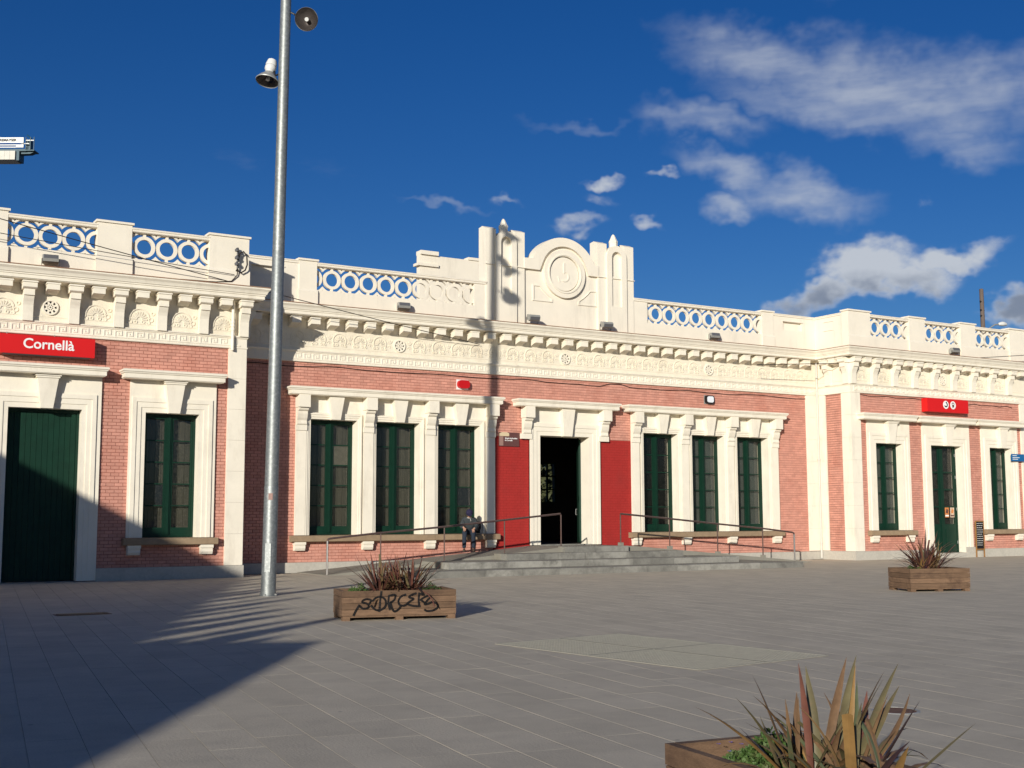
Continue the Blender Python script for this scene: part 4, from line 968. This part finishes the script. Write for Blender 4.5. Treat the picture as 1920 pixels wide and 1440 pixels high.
# ------------------------------------------------------------------ street lamp
PLX, PLY = -14.32, -10.24
lamp = thing('street_lamp', 'tall tapered galvanised steel lamp post with bell-shaped lamps in front of the left wing', 'street lamp', (PLX, PLY, 0))
lamp.rotation_euler = (R(.32), R(.55), 0)          # it leans a little
MB().lathe([(.157, 0), (.157, .05), (.151, 2.3), (.148, 2.32)], 24).build('lower_post', steel, lamp, True)
MB().lathe([(.146, 2.322), (.139, 5.0), (.132, 7.4), (.129, 7.41)], 24).build('post', steel, lamp, True)
MB().lathe([(.131, 7.412), (.120, 10.9), (.115, 15.6), (.0, 15.65)], 24).build('upper_post', steel, lamp, True)
MB().lathe([(.19, 0), (.19, .012), (.15, .02)], 20).build('base_plate', steel, lamp)
MB().box(-.06, .06, -.162, -.13, .5, 1.1).build('service_hatch', steel, lamp, rot=(0, 0, R(-32)))
MB().box(-.045, .045, -.155, -.14, 2.02, 2.16).build('sticker', pinkc, lamp, rot=(0, 0, R(-25)))
for k in range(4): MB().lathe([(.022, .012), (.022, .045), (.0, .05)], 6, Matrix.Translation((.172*math.cos(R(45+90*k)), .172*math.sin(R(45+90*k)), 0))).build('anchor_bolt', greym, lamp)
MB().tube([(-.14, 0, 7.39), (.14, 0, 7.39)], .001).build('seam', greym, lamp)
def bell(z, ang, tilt, reach=.36, twist=0.0, dz=0.0):
    a = R(ang); d = Vector((math.sin(a), math.cos(a), 0)); c = d*reach+Vector((0, 0, z))
    rot = Matrix.Translation(c) @ Matrix.Rotation(R(twist), 4, 'Z') @ Matrix.Rotation(R(tilt), 4, 'X')
    h = MB().lathe([(.255, -.02), (.262, 0), (.25, .01), (.20, .09), (.12, .17), (.10, .21)], 28, rot).build('lamp_shade', greym, lamp, True)
    MB().lathe([(.245, 0), (.19, .085), (.11, .155), (0, .16)], 28, rot).build('reflector', lampin, h, True)
    MB().lathe([(.0, .02), (.045, .02), (.05, .09), (.03, .15)], 12, rot).build('bulb', lampw, h, True)
    MB().lathe([(.10, .205), (.085, .22), (.10, .26), (.125, .30), (.125, .36), (.115, .38)], 20, rot).build('ballast_collar', lampw, h, True)
    MB().lathe([(.118, .382), (.125, .42), (.10, .53), (.06, .56), (0, .565)], 20, rot).build('ballast_cap', lampw, h, True)
    e = rot @ Vector((0, 0, .30)); s = d*.11+Vector((0, 0, z+.16))
    MB().tube([s, s+d*.08+Vector((0, 0, -.04)), e-d*.10+Vector((0, 0, -.06)), e], .022, 8).build('lamp_arm', darkm, lamp, True)
bell(11.27, -60, -16, .36, -60)
bell(12.70, 122, 72, .47, 149)
bell(13.62, 137, 34, .45, -137); bell(14.78, 137, 34, .45, -137)  # lamps above the view, set for their pediment shadows; the top one is added

# ------------------------------------------------------------------ planters with New Zealand flax
def planter(label, cx, cy, L, D, rz, H=.47, graffiti=False):
    t = thing('wooden_planter', label, 'planter', (cx, cy, 0), rz, 'wooden planters on the plaza'); q = random.Random(int(cx*10))
    rows = 4; hh = (H-.075)/rows; th = .05
    for k in range(rows):
        z0, z1 = .075+k*hh+.003, .075+(k+1)*hh-.003
        for s in (-1, 1):
            e = q.uniform(-.006, .006)
            MB().box(-L/2, L/2, s*(D/2)+e, s*(D/2-th)+e, z0, z1).build('plank', wood, t)
            MB().box(s*(L/2)-e*s, s*(L/2-th)-e*s, -D/2+th+.004, D/2-th-.004, z0, z1).build('plank', wood, t)
    for sx in (-1, 0, 1):
        for sy in (-1, 1): MB().box(sx*(L/2-.07)-.06, sx*(L/2-.07)+.06, sy*(D/2-.005), sy*(D/2-.16), .0, .073).build('foot', wood, t)
    MB().box(-L/2+.01, L/2-.01, -D/2+.01, D/2-.01, .05, .074).build('floor_board', wood, t)
    MB().box(-L/2+th, L/2-th, -D/2+th+.01, D/2-th-.01, .074, H-.10).build('soil', soil, t)
    return t
a1 = R(-14); P1c = Vector((-15.596, -17.179))+Vector((math.cos(a1), math.sin(a1)))*.93; ux = Vector((math.cos(a1), math.sin(a1))); uy = Vector((-ux.y, ux.x)); P1 = P1c+uy*.45
pl1 = planter('wooden planter with black graffiti on its front, beside the lamp post', P1.x, P1.y, 1.86, .90, a1)
a2 = R(-19); P2 = Vector((-2.113, -16.767))+Vector((math.cos(a2), math.sin(a2)))*.72+Vector((-math.sin(a2), math.cos(a2)))*.475
pl2 = planter('wooden planter without graffiti in front of the right wing', P2.x, P2.y, 1.44, .95, a2, .50)
c3 = Vector((-19.54, -30.46)); u3 = Vector((.993, -.118)); v3 = Vector((-.118, -.993)); a3 = math.atan2(v3.y, v3.x); P3 = c3+u3*.35+v3*.95
pl3 = planter('wooden planter in the foreground cut off by the bottom edge', P3.x, P3.y, 1.9, .70, a3, .50)
# spray-painted tag on the front of the first planter (flat strokes over the planks)
G = [[(440, 1245), (465, 1195), (495, 1145)], [(495, 1148), (530, 1180), (575, 1175), (588, 1150), (560, 1128), (525, 1120), (535, 1098), (570, 1088), (605, 1095)],
     [(620, 1100), (600, 1130), (640, 1185), (690, 1200), (745, 1170), (755, 1110), (715, 1070), (660, 1075), (625, 1110)], [(710, 1015), (700, 1100), (690, 1212)],
     [(795, 1195), (780, 1130), (785, 1060)], [(785, 1060), (830, 1050), (850, 1062), (835, 1105), (800, 1125)], [(800, 1125), (815, 1180), (840, 1215), (880, 1195), (905, 1160)],
     [(950, 1050), (905, 1070), (880, 1110), (890, 1150), (930, 1160), (965, 1145)], [(1055, 1040), (1010, 1055), (985, 1078), (1030, 1095), (985, 1125), (970, 1145), (1030, 1165), (1095, 1170)],
     [(1085, 985), (1110, 1025), (1130, 1055), (1080, 1040)], [(1085, 1050), (1080, 1105), (1085, 1165)], [(1095, 1110), (1140, 1080), (1175, 1068)], [(1110, 1112), (1140, 1135), (1165, 1150)],
     [(1205, 1075), (1170, 1110), (1140, 1150), (1180, 1145), (1220, 1130), (1265, 1150), (1270, 1185), (1230, 1212), (1170, 1220), (1140, 1205)]]
gb = MB()
for st in G:
    P = [((x-330)/1130*1.86-.93, (1300-y)/295*.47) for x, y in st]
    fine = []
    for i in range(len(P)-1):
        p0, p1, p2, p3 = P[max(i-1, 0)], P[i], P[i+1], P[min(i+2, len(P)-1)]
        for k in range(5):
            u = k/5; fine.append(tuple(.5*((2*p1[j])+(-p0[j]+p2[j])*u+(2*p0[j]-5*p1[j]+4*p2[j]-p3[j])*u*u+(-p0[j]+3*p1[j]-3*p2[j]+p3[j])*u**3) for j in (0, 1)))
    fine.append(P[-1]); W_ = .0165
    for i in range(len(fine)-1):
        (xa, za), (xb, zb_) = fine[i], fine[i+1]; d = Vector((xb-xa, zb_-za))
        if d.length < 1e-5: continue
        d.normalize(); nx, nz = -d.y*W_, d.x*W_; ex, ez = d.x*.008, d.y*.008; y = -.45-.0085
        gb.add([(xa-nx-ex, y, za-nz-ez), (xb-nx+ex, y, zb_-nz+ez), (xb+nx+ex, y, zb_+nz+ez), (xa+nx-ex, y, za+nz-ez)], [(0, 1, 2, 3)])
gb.build('graffiti', graf, pl1)

def leaf_mesh(L, w, bend, seg=7, fold=.25, tipcut=0.0):
    """blade growing along +Z, bending towards +X"""
    m = MB(); v = []; x = z = 0.0; ang = 0.0; n = seg
    for i in range(n+1):
        u = i/n; ww = w*(.55+.45*min(1, u/.35))*(1 if u < .62 or tipcut else max(.02, ((1-u)/.38)**.8))
        ww = max(.0015, ww)
        nx, nz = math.cos(ang), -math.sin(ang)
        v += [(x+nx*ww*fold*.5, -ww/2, z+nz*ww*fold*.5), (x, 0, z), (x+nx*ww*fold*.5, ww/2, z+nz*ww*fold*.5)]
        ang += bend/n*(0.4+1.2*u); x += math.sin(ang)*L/n; z += math.cos(ang)*L/n
    f = []
    for i in range(n):
        a = 3*i; f += [(a, a+1, a+4, a+3), (a+1, a+2, a+5, a+4)]
    m.add(v, f); return m
def flax_plant(label, x, y, z, fans, seed, special=(), spread=30, wts=(.32, .22, .20, .1, .09, .07)):
    t = thing('flax_plant', label, 'plant', (x, y, z), 0, 'spiky bronze flax plants in the planters'); q = random.Random(seed)
    for fx, fy, n, hgt, wd in fans:
        for k in range(n):
            az_ = q.uniform(0, 360); lean = min(80, abs(q.gauss(spread, spread*.6))); L = hgt*q.uniform(.55, 1.08); w = wd*q.uniform(.55, 1.1)
            bend = R(q.choice([8, 16, 28, 45, 70, 100]) * q.uniform(.5, 1.1))
            mm = leaf_mesh(L, w, bend, 7, q.uniform(.15, .5), 1 if q.random() < .08 else 0)
            r_ = q.uniform(.0, .07); mt = q.choices(flax, wts)[0]
            o = mm.build('leaf', mt, t, True, (fx+r_*math.cos(R(az_)), fy+r_*math.sin(R(az_)), -.03), (0, R(lean), R(az_)))
    for (fx, fy, az_, lean, L, w, bend, mi) in special:
        leaf_mesh(L*.9, w*.9, R(bend*1.5+8), 8, .3).build('leaf', flax[mi], t, True, (fx, fy, -.03), (0, R(lean), R(az_)))
    return t
flax_plant('bronze flax in the graffitied planter', P1.x+.0, P1.y+.0, .38, [(-.24, .04, 84, .76, .040), (.08, -.05, 84, .78, .040), (.28, -.08, 70, .76, .040), (-.05, .1, 40, .66, .036)], 5, spread=36, wts=(.30, .42, .06, .03, .07, .12))
flax_plant('dark bronze flax in the planter by the right wing', P2.x, P2.y, .42, [(-.12, 0, 78, .95, .046), (.26, .05, 56, .76, .042), (-.25, .05, 26, .75, .042)], 8, spread=31, wts=(.28, .34, .06, .02, .05, .25))
fx = c3+u3*.33+v3*.72
flax_plant('large bronze and green flax in the foreground planter', fx.x, fx.y, .40, [(-.04, .06, 17, .52, .040), (.10, .04, 22, .54, .042), (.26, .0, 22, .50, .040), (.05, -.2, 10, .5, .046), (.24, -.2, 14, .46, .046)], 31,
           [(-.06, .0, 172, 42, .78, .055, 12, 4), (-.02, .05, 165, 28, .60, .05, 8, 2), (.20, 0, 15, 8, .62, .05, 4, 4), (.28, 0, 2, 48, .62, .045, 50, 0), (.12, .0, 10, 14, .7, .05, 6, 2), (.0, .0, 200, 4, .66, .04, 5, 1), (.10, .05, 20, 24, .72, .05, 4, 0), (.25, 0, 10, 38, .66, .05, 6, 2), (.28, .02, 355, 55, .60, .045, -25, 0), (-.05, .05, 150, 14, .62, .05, 4, 0), (.05, 0, 60, 12, .64, .055, 10, 2), (.15, 0, 300, 16, .66, .05, 6, 0), (.22, 0, 0, 28, .72, .05, 4, 2), (.3, 0, 30, 18, .5, .05, 6, 1)], 30, wts=(.36, .04, .28, .16, .14, .02))
def groundcover(label, name, cx, cy, z, rx, ry, h, n, seed, rz=0, flowers=0):
    q = random.Random(seed); m = MB(); c, s = math.cos(rz), math.sin(rz)
    for k in range(n):
        a, r_ = q.uniform(0, 6.28), math.sqrt(q.random()); u, v = r_*rx*math.cos(a), r_*ry*math.sin(a); hz = h*(1-r_*r_*.8)*q.uniform(.25, 1)
        p = Vector((cx+c*u-s*v, cy+s*u+c*v, z+hz*(.7+.6*math.sin(u*23+seed)*math.sin(v*19+2)))); d = Vector((q.uniform(-1, 1), q.uniform(-1, 1), q.uniform(.1, 1))).normalized(); sd_ = d.orthogonal().normalized()
        sd_.rotate(Matrix.Rotation(q.uniform(0, 6.28), 3, d)); L, w = q.uniform(.022, .045), q.uniform(.007, .012)
        m.add([p, p+d*L*.5+sd_*w, p+d*L, p+d*L*.5-sd_*w], [(0, 1, 2, 3)])
    o = m.build(name, leafg); tag(o, label, 'ground cover', kind='stuff')
    if flowers:
        f = MB()
        for k in range(flowers):
            a, r_ = q.uniform(0, 6.28), math.sqrt(q.random()); u, v = r_*rx*1.2*math.cos(a), r_*ry*1.2*math.sin(a); p = Vector((cx+c*u-s*v, cy+s*u+c*v, z+h*.5+q.uniform(.0, .07)))
            for j in range(5):
                aa = 6.28*j/5; f.add([p, p+Vector((math.cos(aa)*.014, math.sin(aa)*.014, .004)), p+Vector((math.cos(aa+.8)*.012, math.sin(aa+.8)*.012, .004))], [(0, 1, 2)])
        fo = f.build('flower', violet, o); tag(fo, kind='stuff')
pa = P1+ux*-.58; groundcover('green creeping plants at the left end of the graffitied planter', 'ground_cover', pa.x, pa.y, .37, .22, .26, .17, 1500, 1, a1, 14)
pa = P1+ux*.62; groundcover('green creeping plants at the right end of the graffitied planter', 'ground_cover', pa.x, pa.y, .37, .2, .26, .17, 1300, 2, a1)
pa = P2+Vector((-.40, .1)); groundcover('green creeping plants in the planter by the right wing', 'ground_cover', pa.x, pa.y, .40, .25, .3, .15, 900, 3, a2, 16)
pa = c3+u3*.46+v3*.34; groundcover('bright green creeping plants in the foreground planter', 'ground_cover', pa.x, pa.y, .40, .26, .30, .15, 5600, 4, a3, 12)

# ------------------------------------------------------------------ gratings and covers in the paving
A, B, Cc, D = GRC
def gpt(u, v): return A.lerp(B, u).lerp(D.lerp(Cc, u), v)
gl = ['far left panel of the steel floor grating', 'far right panel of the steel floor grating', 'near left panel of the steel floor grating', 'near right panel of the steel floor grating']
for i, (u0, u1, v0, v1) in enumerate(((0, .497, 0, .497), (.503, 1, 0, .497), (0, .497, .503, 1), (.503, 1, .503, 1))):
    c = gpt((u0+u1)/2, (v0+v1)/2); t = thing('floor_grate', gl[i], 'grating', (c.x, c.y, .0), 0, 'steel grating panels in the paving')
    def Q(u, v): p = gpt(u0+(u1-u0)*u, v0+(v1-v0)*v); return (p.x-c.x, p.y-c.y)
    def strip(mb, pa_, pb_, w, z0, z1):
        a, b = Vector(pa_), Vector(pb_); d = (b-a).normalized(); n_ = Vector((-d.y, d.x))*w/2
        mb.add([(*(a-n_), z0), (*(b-n_), z0), (*(b+n_), z0), (*(a+n_), z0), (*(a-n_), z1), (*(b-n_), z1), (*(b+n_), z1), (*(a+n_), z1)], [(4, 5, 6, 7), (0, 1, 5, 4), (1, 2, 6, 5), (2, 3, 7, 6), (3, 0, 4, 7)])
    MB().add([(*Q(0, 0), .003), (*Q(1, 0), .003), (*Q(1, 1), .003), (*Q(0, 1), .003)], [(0, 1, 2, 3)]).build('pit_shade_sheet', pitshade, t)  # flat sheet on the slabs, coloured dark as the shade between the bars
    f = MB()
    for a, b in (((0, 0), (1, 0)), ((1, 0), (1, 1)), ((1, 1), (0, 1)), ((0, 1), (0, 0))): strip(f, Q(*a), Q(*b), .03, .003, .009)
    f.build('frame', gratem, t)
    bars = MB(); n_ = 34
    for k in range(1, n_): strip(bars, Q(0.01, k/n_), Q(.99, k/n_), .026, .003, .0075)
    for k in range(1, 12): strip(bars, Q(k/12, .01), Q(k/12, .99), .008, .003, .007)
    tag(bars.build('bars', gratem, t), kind='stuff')
o = thing('manhole_cover', 'small rusty cover set in the paving behind the foreground flax', 'cover', (-15.27, -28.08, 0)); MB().lathe([(0, .006), (.16, .006), (.17, .001)], 20).build('lid', rust, o); MB().lathe([(.175, .001), (.175, .007), (.195, .007), (.2, .001)], 20).build('rim', greym, o)
o = thing('drain_grate', 'dark rectangular drain grate in the shaded paving at left', 'grating', (-18.77, -13.43, 0)); MB().box(-.45, .45, -.2, .2, .001, .006).build('rim', rust, o)
b = MB(); [b.box(-.40, .40, y-.012, y+.012, .0065, .012) for y in (-.14, -.09, -.04, .01, .06, .11, .16)]; b.build('bars', darkm, o)

# ------------------------------------------------------------------ the seated person
def skin(name, pts, edges, radii, m, parent, root=0, sub=2):
    me = bpy.data.meshes.new(name); me.from_pydata(pts, edges, []); o = link(name, me, parent)
    o.modifiers.new('skin', 'SKIN'); sv = me.skin_vertices[0].data
    for i, r_ in enumerate(radii): sv[i].radius = (r_, r_) if not isinstance(r_, tuple) else r_; sv[i].use_root = i == root
    o.modifiers['skin'].use_smooth_shade = True
    if sub: s = o.modifiers.new('sub', 'SUBSURF'); s.levels = sub; s.render_levels = sub
    dg = bpy.context.evaluated_depsgraph_get(); new = bpy.data.meshes.new_from_object(o.evaluated_get(dg)); o.modifiers.clear(); o.data = new; new.materials.clear(); new.materials.append(m)
    for p in new.polygons: p.use_smooth = True
    return o
PR = thing('person', 'person in navy cap, grey jacket and jeans sitting hunched on the window sill', 'person', (-3.94, -.22, .56), R(-25))
# local frame: +X right in the picture, -Y towards the camera side, origin on the ramp below the hips
hp = .66
body = skin('body', [(0, 0, hp), (0, -.07, hp+.2), (0, -.17, hp+.36), (0, -.23, hp+.43), (0, -.28, hp+.47), (0, -.33, hp+.54), (0, -.36, hp+.60),
                     (-.16, -.17, hp+.37), (-.23, -.25, hp+.17), (-.19, -.44, hp+.11), (.16, -.17, hp+.37), (.25, -.21, hp+.15), (.14, -.38, hp+.07),
                     (-.10, -.04, hp), (-.15, -.42, hp-.02), (-.17, -.42, .08), (.10, -.04, hp), (.11, -.42, hp-.01), (.13, -.36, .08)],
            [(0, 1), (1, 2), (2, 3), (3, 4), (4, 5), (5, 6), (2, 7), (7, 8), (8, 9), (2, 10), (10, 11), (11, 12), (0, 13), (13, 14), (14, 15), (0, 16), (16, 17), (17, 18)],
            [.13, .13, .12, .06, .05, .085, .075, .06, .045, .032, .06, .045, .032, .085, .062, .042, .085, .062, .042], skinm, PR)
for nm, side, hb in (('hand', -1, (-.19, -.44, hp+.11)), ('hand', 1, (.14, -.38, hp+.07))):
    hb = Vector(hb); pts = [tuple(hb), tuple(hb+Vector((-side*.02, -.07, -.04)))]; ed = [(0, 1)]; rr_ = [.026, .034]
    for k in range(4):
        o0 = hb+Vector((-side*.02+(k-1.5)*.022, -.09, -.05)); i = len(pts); ln = (.034, .04, .037, .028)[k]
        pts += [tuple(o0), tuple(o0+Vector((0, -ln*.5, -ln))), tuple(o0+Vector((0, ln*.1, -ln*2)))]; ed += [(1, i), (i, i+1), (i+1, i+2)]; rr_ += [.010, .009, .008]
    i = len(pts); pts += [tuple(hb+Vector((-side*.05, -.05, -.02))), tuple(hb+Vector((-side*.075, -.08, -.04)))]; ed += [(0, i), (i, i+1)]; rr_ += [.011, .009]
    skin(nm, pts, ed, rr_, skinm, PR, 0, 1)
skin('jacket', [(0, 0, hp+.02), (0, -.08, hp+.2), (0, -.18, hp+.34), (0, -.23, hp+.41), (-.17, -.18, hp+.35), (-.25, -.25, hp+.15), (-.20, -.42, hp+.11), (.17, -.18, hp+.35), (.27, -.21, hp+.13), (.15, -.36, hp+.07)],
     [(0, 1), (1, 2), (2, 3), (2, 4), (4, 5), (5, 6), (2, 7), (7, 8), (8, 9)], [(.22, .17), (.22, .17), (.20, .16), .09, .10, .085, .062, .10, .085, .062], jacketm, PR)
skin('trousers', [(0, 0, hp-.01), (-.10, -.05, hp), (-.16, -.43, hp-.02), (-.17, -.43, .35), (-.18, -.43, .09), (.10, -.05, hp), (.12, -.43, hp-.01), (.13, -.40, .35), (.14, -.37, .09)],
     [(0, 1), (1, 2), (2, 3), (3, 4), (0, 5), (5, 6), (6, 7), (7, 8)], [.13, .115, .088, .075, .068, .115, .088, .075, .068], jeans, PR)
for x, y in ((-.18, -.43), (.14, -.37)):
    skin('shoe', [(x, y+.03, .05), (x, y-.06, .045), (x-.02, y-.17, .035)], [(0, 1), (1, 2)], [.052, .05, .042], shoem, PR)
cp_ = MB().lathe([(.112, -.035), (.118, .0), (.108, .06), (.07, .105), (0, .12)], 16, Matrix.Translation((0, -.35, hp+.585)) @ Matrix.Rotation(R(38), 4, 'X')); cp_.build('cap', capm, PR, True)
MB().prism([(-.08, 0), (.08, 0), (.06, .09), (-.06, .09)], 0, .012).xf(Matrix.Translation((0, -.43, hp+.53)) @ Matrix.Rotation(R(125), 4, 'X')).build('cap_peak', capm, PR)
MB().tube([(-.07, -.26, hp+.43), (0, -.33, hp+.41), (.07, -.26, hp+.43)], [.016, .018, .016], 8).build('scarf', collarm, PR, True)
MB().tube([(.03, -.32, hp+.40), (.05, -.33, hp+.31)], [.014, .010], 8).build('scarf', collarm, PR, True)
BP = thing('backpack', 'black backpack on the back of the seated person', 'backpack', (-3.68, -.16, 1.20), R(-25))
bp_ = skin('pack', [(0.06, .03, -.02), (0.08, .0, .18), (0.05, -.04, .34)], [(0, 1), (1, 2)], [(.17, .10), (.18, .11), (.13, .09)], packm, BP)
MB().box(-.05, .19, .10, .13, -.05, .12).build('pocket', packm, BP); MB().tube([(.22, -.10, .32), (.25, -.14, .15), (.24, -.06, -.08)], .018, 6).build('strap', signgrey, BP, True)

# ------------------------------------------------------------------ beyond the roof
up_o = thing('utility_pole', 'weathered wooden utility pole behind the right wing parapet', 'utility pole', (48.15, 20, 0))
MB().lathe([(.20, 0), (.17, 12), (.145, 17.5), (.0, 17.55)], 10).build('pole', utilw, up_o, True)
for z in (16.0, 16.6, 15.6): MB().tube([(-.32, -.1, z), (.32, .1, z)], .05, 6).build('step_iron', darkm, up_o)
sl_ = thing('road_lamp', 'white cobra-head lamp on an arm beside the wooden utility pole', 'street lamp', (48.4, 19.8, 14.95)); MB().tube([(0, 0, -.3), (.6, -.1, .05), (1.0, -.15, .12)], .05, 8).build('arm', greym, sl_, True)
skin('lamp_head', [(.95, -.15, .12), (1.35, -.2, .17), (1.75, -.25, .15)], [(0, 1), (1, 2)], [.10, .20, .08], lampw, sl_)
cr = thing('tower_crane', 'tower crane counter-jib with white name board and concrete counterweights, far left', 'crane', (1.0, 154.0, 0), R(-31))
CM = Matrix.Translation((1.35, 0, 55.35)) @ Matrix.Diagonal((.82, 1, .82, 1)) @ Matrix.Translation((0, 0, -56.35))
cb = MB(); cb.box(-36, 5.0, -.9, .9, 56.35, 56.75); cb.box(5.0, 6.5, -.9, .9, 56.4, 56.6); cb.xf(CM).build('counter_jib', craneb, cr)
for z, x0, x1 in ((56.95, -22, 3.3), (57.35, -22, 4.6), (57.6, 4.2, 5.6), (58.2, 5.0, 6.4)): MB().box(x0, x1, -1.0, -.9, z, z+.16).xf(CM).build('rail', cranew, cr)
for x in (5.0, 5.8, 6.45): MB().box(x-.05, x+.05, -1.0, -.88, 56.6, 58.9).xf(CM).build('rail_post', craneb, cr)
MB().box(4.75, 5.6, -.5, .5, 56.76, 58.6).xf(CM).build('winch_housing', craneb, cr)
MB().tube([(5.0, -.6, 59.4), (5.9, -.6, 58.6)], .12, 6).xf(CM).build('winch_lever', craneb, cr)
nb = MB().box(-14, 4.7, -1.25, -1.1, 57.72, 58.72).xf(CM).build('name_board', cranew, cr)
MB().box(3.4, 4.7, -1.2, -1.05, 56.9, 57.4).xf(CM).build('panel', cranew, cr)
tx = text_mesh('REMAYSER', .52, .02, .016); tx.materials.append(black); link('lettering', tx, cr, (1.95*.82+1.35, -1.29, 55.35+(58.2-56.35)*.82), (R(90), 0, 0))
for k in range(8):
    x1 = 3.25-k*.95; MB().box(x1-.92, x1, -1.2, 1.2, 54.7, 56.3).xf(CM).build('counterweight', concw, cr)
MB().box(3.3, 3.85, -.9, .9, 54.65, 56.34).xf(CM).build('weight_frame', craneb, cr); MB().prism([(3.9, 56.34), (6.4, 56.39), (5.6, 56.0), (4.0, 55.95)], -.5, .5).xf(CM).build('jib_bracket', craneb, cr)
ms = MB()
for sx in (-1, 1):
    for sy in (-1, 1): ms.box(-26+sx*1-.12, -26+sx*1+.12, sy*1-.12, sy*1+.12, 0, 60)
for k in range(30):
    z = 2*k; ms.tube([(-27, -1, z), (-25, -1, z+2)], .06, 4); ms.tube([(-27, 1, z), (-25, 1, z+2)], .06, 4); ms.tube([(-27, -1, z), (-27, 1, z+2)], .06, 4); ms.tube([(-25, -1, z), (-25, 1, z+2)], .06, 4)
ms.build('mast', craneb, cr)
# greenery seen through the building's back door
hq = random.Random(9); hd = MB()
for k in range(9000):
    p = Vector((hq.uniform(20, 46), hq.uniform(50, 54), hq.uniform(0, 7.5))); d = Vector((hq.uniform(-1, 1), hq.uniform(-1, 1), hq.uniform(-.3, 1))).normalized(); s_ = d.orthogonal().normalized()*.18
    hd.add([p, p+d*.45+s_*1.6, p+d*.9, p+d*.45-s_*1.6], [(0, 1, 2, 3)])
tag(hd.build('hedge', mat('hedge_leaf', (.055, .06, .025), .7, .4, 2)), 'leafy hedge on the platform side seen through the open door', 'hedge', kind='stuff')

# ------------------------------------------------------------------ what stands behind the camera and throws the long shadows
def back(p, h):
    s = h/math.tan(SUN_EL); return Vector((p[0]-s*math.sin(SUN_AZ), p[1]-s*math.cos(SUN_AZ)))
def house(label, corner, axis_az, length, depth, h):
    """a plain house; corner = its right front top corner, running back along axis_az"""
    t = thing('house', label, 'house', (corner.x, corner.y, 0), -R(axis_az)); # local +Y = axis direction
    MB().box(-depth, 0, -length, 0, 0, h-.25).build('wall', houses, t); MB().box(-depth-.1, 0, -length, 0, h-.249, h).build('roof', roofm, t)
    for k in range(int(length/3.5)):
        for z in (1.0,)+((4.0,) if h > 6 else ()):
            w = MB().box(-.06, .03, -2.2-k*3.5, -1.0-k*3.5, z, z+1.5).build('window', greend, t); MB().box(.031, .04, -2.1-k*3.5, -1.1-k*3.5, z+.1, z+1.4).build('pane', black, w)
    return t
hA = 4.6; cA = back((-17.1, -20.0), hA)
house('low plastered house behind the viewer whose shadow crosses the paving', cA, 32.5, 34, 14, hA)
hB = 8.0
wB = back((-14.6, WY), hB-1.36); axB = 22.6; dB = Vector((math.sin(R(axB)), math.cos(R(axB)))); cB = wB+dB*9
house('taller plastered house behind the viewer at the left of the plaza', cB, axB, 40, 14, hB)
# a row of slim cypresses between the two houses, thin gaps of light between them
tq = random.Random(4); dv = Vector((math.sin(SUN_AZ), math.cos(SUN_AZ))); nv = Vector((dv.y, -dv.x))
t_end = (Vector((-17.1, -20.0)), Vector((-12.2, -2.6)))
n_t = 15
def at_line(wv):                                     # point on the shadow front with the given offset across the light
    a, b = t_end; wa, wb_ = a.dot(nv), b.dot(nv); return a.lerp(b, (wv-wa)/(wb_-wa))
w0, w1 = t_end[0].dot(nv)-.5, t_end[1].dot(nv)+.2
for i in range(n_t):
    wv = w0+(w1-w0)*(i+.5)/n_t+tq.uniform(-.12, .12); tip = at_line(wv)+dv*tq.uniform(-2.0, 3.0)
    H = tq.uniform(4.6, 6.2); c = tip-dv*(H/math.tan(SUN_EL)); step = abs(w1-w0)/n_t
    t = thing('cypress_tree', 'slim dark columnar cypress in the row behind the viewer', 'tree', (c.x, c.y, 0), tq.uniform(0, 6), 'slim cypresses behind the viewer')
    MB().tube([(0, 0, 0), (0, 0, H*.6), (0, 0, H*.95)], [.09, .06, .02], 8).build('trunk', bark, t, True)
    r0 = step*(tq.uniform(.56, .66) if i not in (2, 5, 8, 11) else .44); m = MB(); prof = []
    for k in range(11):
        u = k/10; prof.append((r0*(.75+.5*u)*(1 if u < .45 else max(.03, 1-((u-.45)/.55)**1.5))*tq.uniform(.85, 1.12), .25+u*(H-.25)))
    m.lathe(prof, 9)
    for k in range(420):
        u = tq.random()**.8; a = tq.uniform(0, 6.28); rr = r0*(1.05 if u < .45 else 1.1*max(.08, 1-((u-.45)/.55)**1.5)); p = Vector((math.cos(a)*rr, math.sin(a)*rr, .2+u*(H-.2)))
        d = Vector((math.cos(a)*.5, math.sin(a)*.5, 1)).normalized(); sd_ = d.orthogonal().normalized()*.03; m.add([p, p+d*.1+sd_, p+d*.24, p+d*.1-sd_], [(0, 1, 2, 3)])
    m.build('crown', folm, t)
